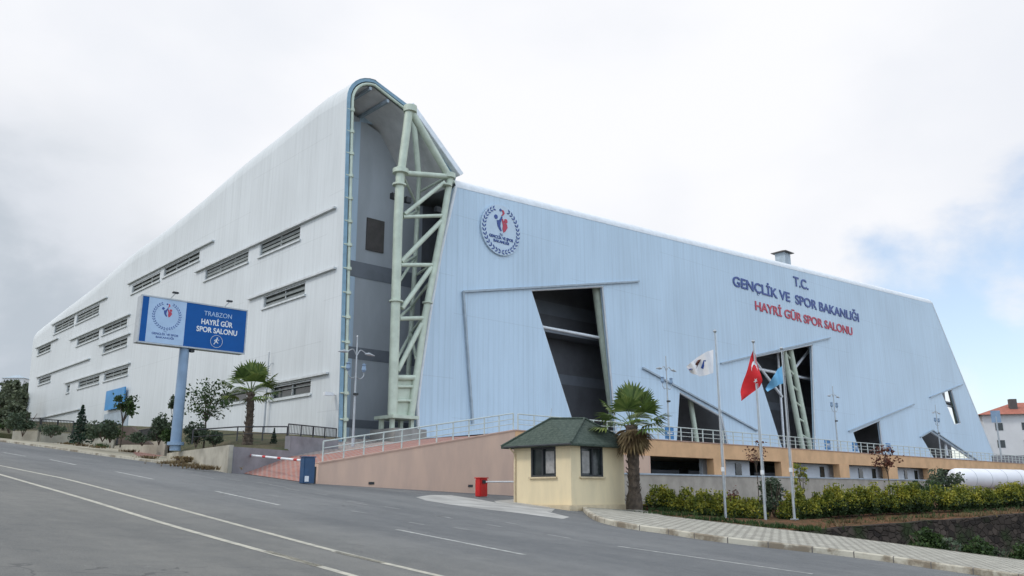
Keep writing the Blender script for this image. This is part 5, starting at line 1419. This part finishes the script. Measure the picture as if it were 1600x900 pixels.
# ================================================================== GAS TANK
tc0 = at(1489, 748, 68); ta_ = at(1660, 748, 76)
td = Vector((ta_.x - tc0.x, ta_.y - tc0.y, 0)).normalized(); TR = .82; tz = tc0.z
tank = empty('gas_tank', tc0 - UP * 1.6, 'long white cylindrical gas tank lying behind the hedge', 'gas tank')
ptt = []; rrr = []
for k in range(7): a = math.pi / 2 * k / 6; ptt.append(tc0 + td * (.55 * (1 - math.cos(a)))); rrr.append(max(.02, TR * math.sin(a)))
ptt.append(tc0 + td * 9.5); rrr.append(TR)
for k in range(1, 7): a = math.pi / 2 * k / 6; ptt.append(tc0 + td * (9.5 + .55 * math.sin(a))); rrr.append(max(.02, TR * math.cos(a)))
MB().path(ptt, rrr, 28).build('shell', 'tank', tank, smooth_=True)
for k in range(4): MB().tube(tc0 + td * (1.9 + k * 2.1), tc0 + td * (1.95 + k * 2.1), TR + .008, n=28).build('band', 'galv', tank)
for k in (1.8, 7.5): MB().box(tc0 + td * k - UP * 1.9, td, Vector((td.y, -td.x, 0)), UP, .25, .7, 1.35).build('saddle', 'concrete', tank)

# ================================================================== FAR THINGS
hb = at(1534, 648, 150); hbO = Vector((hb.x, hb.y, 0))
e1 = Vector((.95, -.25, 0)).normalized(); e2 = Vector((-e1.y, e1.x, 0))
hz = hb.z
house = empty('apartment_block', hbO, 'white apartment block with red tiled roof beyond the hall', 'building')
MB().box(hbO + e1 * 11 + e2 * 7 + UP * -3, e1, e2, UP, 11, 7, hz + 3).build('wall', 'farwall', house)
b_ = [hbO + e1 * a + e2 * c + UP * (hz - .05) for a, c in ((-.8, -.8), (22.8, -.8), (22.8, 14.8), (-.8, 14.8))]
rg = [hbO + e1 * 7 + e2 * 7 + UP * (hz + 2.6), hbO + e1 * 15 + e2 * 7 + UP * (hz + 2.6)]
rfh = MB().add(b_ + rg, [(0, 1, 5, 4), (1, 2, 5), (2, 3, 4, 5), (3, 0, 4)]).build('roof', 'redroof', house)
MB().box(hbO + e1 * 6.0 + e2 * 3 + UP * (hz + .5), e1, e2, UP, .6, .5, 2.4).build('chimney', 'brown', rfh)
for fl_ in range(3):
    for k in range(5):
        c = hbO + e1 * (2.5 + k * 4.2) - e2 * .02 + UP * (hz - 2.8 - fl_ * 3)
        w = MB().box(c, e1, e2, UP, .6, .04, 1.3).build('window', 'glass', house)
for fl_ in range(3):
    bc_ = hbO + e1 * 12.8 - e2 * .6 + UP * (hz - 3.1 - fl_ * 3); bl2 = MB().box(bc_, e1, e2, UP, 1.9, .6, .15).build('balcony', 'farwall', house)
    MB().box(bc_ - e2 * .55 + UP * .15, e1, e2, UP, 1.9, .04, .9).build('balustrade', 'trim', bl2)
# garden wall on the hall's far side and thin sign post
q = at(1559, 722, 120); fw_ = MB(); fw_.org = Vector((q.x, q.y, 0))
fw_.box(Vector((q.x, q.y, 0)) + Vector((14, -3, 0)), Vector((.98, -.2, 0)).normalized(), Vector((.2, .98, 0)).normalized(), UP, 15, .2, q.z + .9)
tag(fw_.build('boundary_wall', 'greywall'), 'grey brown boundary wall below the white apartment block', 'wall')
q = at(1565, 718, 100); sp = empty('post_sign', q, 'grey post with small panel in front of the white apartment block', 'post')
MB().tube(q, q + UP * 5.0, .1, n=8).build('pole', 'galv', sp)
MB().box(q + UP * 4.3 , e1, e2, UP, .5, .08, 1.4).build('panel', 'bluegrey', sp)
# hill and trees on the far left
mb = MB(); rows = []
for j in range(14):
    row = []
    for i in range(24):
        x = -420 + i * 15; y = 190 + j * 22
        z = P(-140, 150) + 26 * math.exp(-((x + 230) / 120) ** 2) * (1 - math.exp(-(j / 4.0) ** 2)) + 1.2 * math.sin(i * 1.7 + j) - 1.5
        row.append(Vector((x, y, z)))
    rows.append(row)
struct(mb.grid(rows).build('hill', 'grass', smooth_=True, fixn=False))
tlbl = ['farthest left dark tree at the picture edge', 'round dark tree just right of the picture edge', 'tall dark tree beyond the bushes at far left', 'low broad tree beside the end of the hall', 'pale green tree in front of the far hill', 'dense tree behind the far left fence', 'small tree touching the end of the hall', 'tall tree on the hill slope at far left', 'bushy tree on the hill above the far road']
for i, (u, vb, vt, Y) in enumerate(((-4, 672, 612, 95), (8, 672, 600, 100), (20, 668, 606, 108), (34, 664, 615, 120), (15, 675, 630, 82), (3, 678, 640, 75), (43, 662, 622, 125), (28, 640, 592, 170), (10, 640, 594, 175))):
    a, b = at(u, vb, Y), at(u, vt, Y)
    tree('broad_tree', a, b.z - a.z, (b.z - a.z) * .3, (b.z - a.z) * .42, 'hazeleaf', tlbl[i], 700, .32 * Y / 100, 80 + i, group='trees beyond the far left end', tr=.16)
q = at(26, 606, 480); fh = empty('far_house', q, 'pale distant house on the hill at the left edge', 'house')
MB().aabox(q - UP * 1, 6, 5, 6).build('wall', 'farwall', fh)
MB().add([q + Vector(v) for v in ((-6.5, -5.5, 5), (6.5, -5.5, 5), (6.5, 5.5, 5), (-6.5, 5.5, 5), (0, 0, 7.5))], [(0, 1, 4), (1, 2, 4), (2, 3, 4), (3, 0, 4)]).build('roof', 'trim', fh)
for dx in (-3.5, 0, 3.5): MB().aabox(q + Vector((dx, -5.03, 1.5)), .7, .05, 1.6).build('window', 'glass', fh)
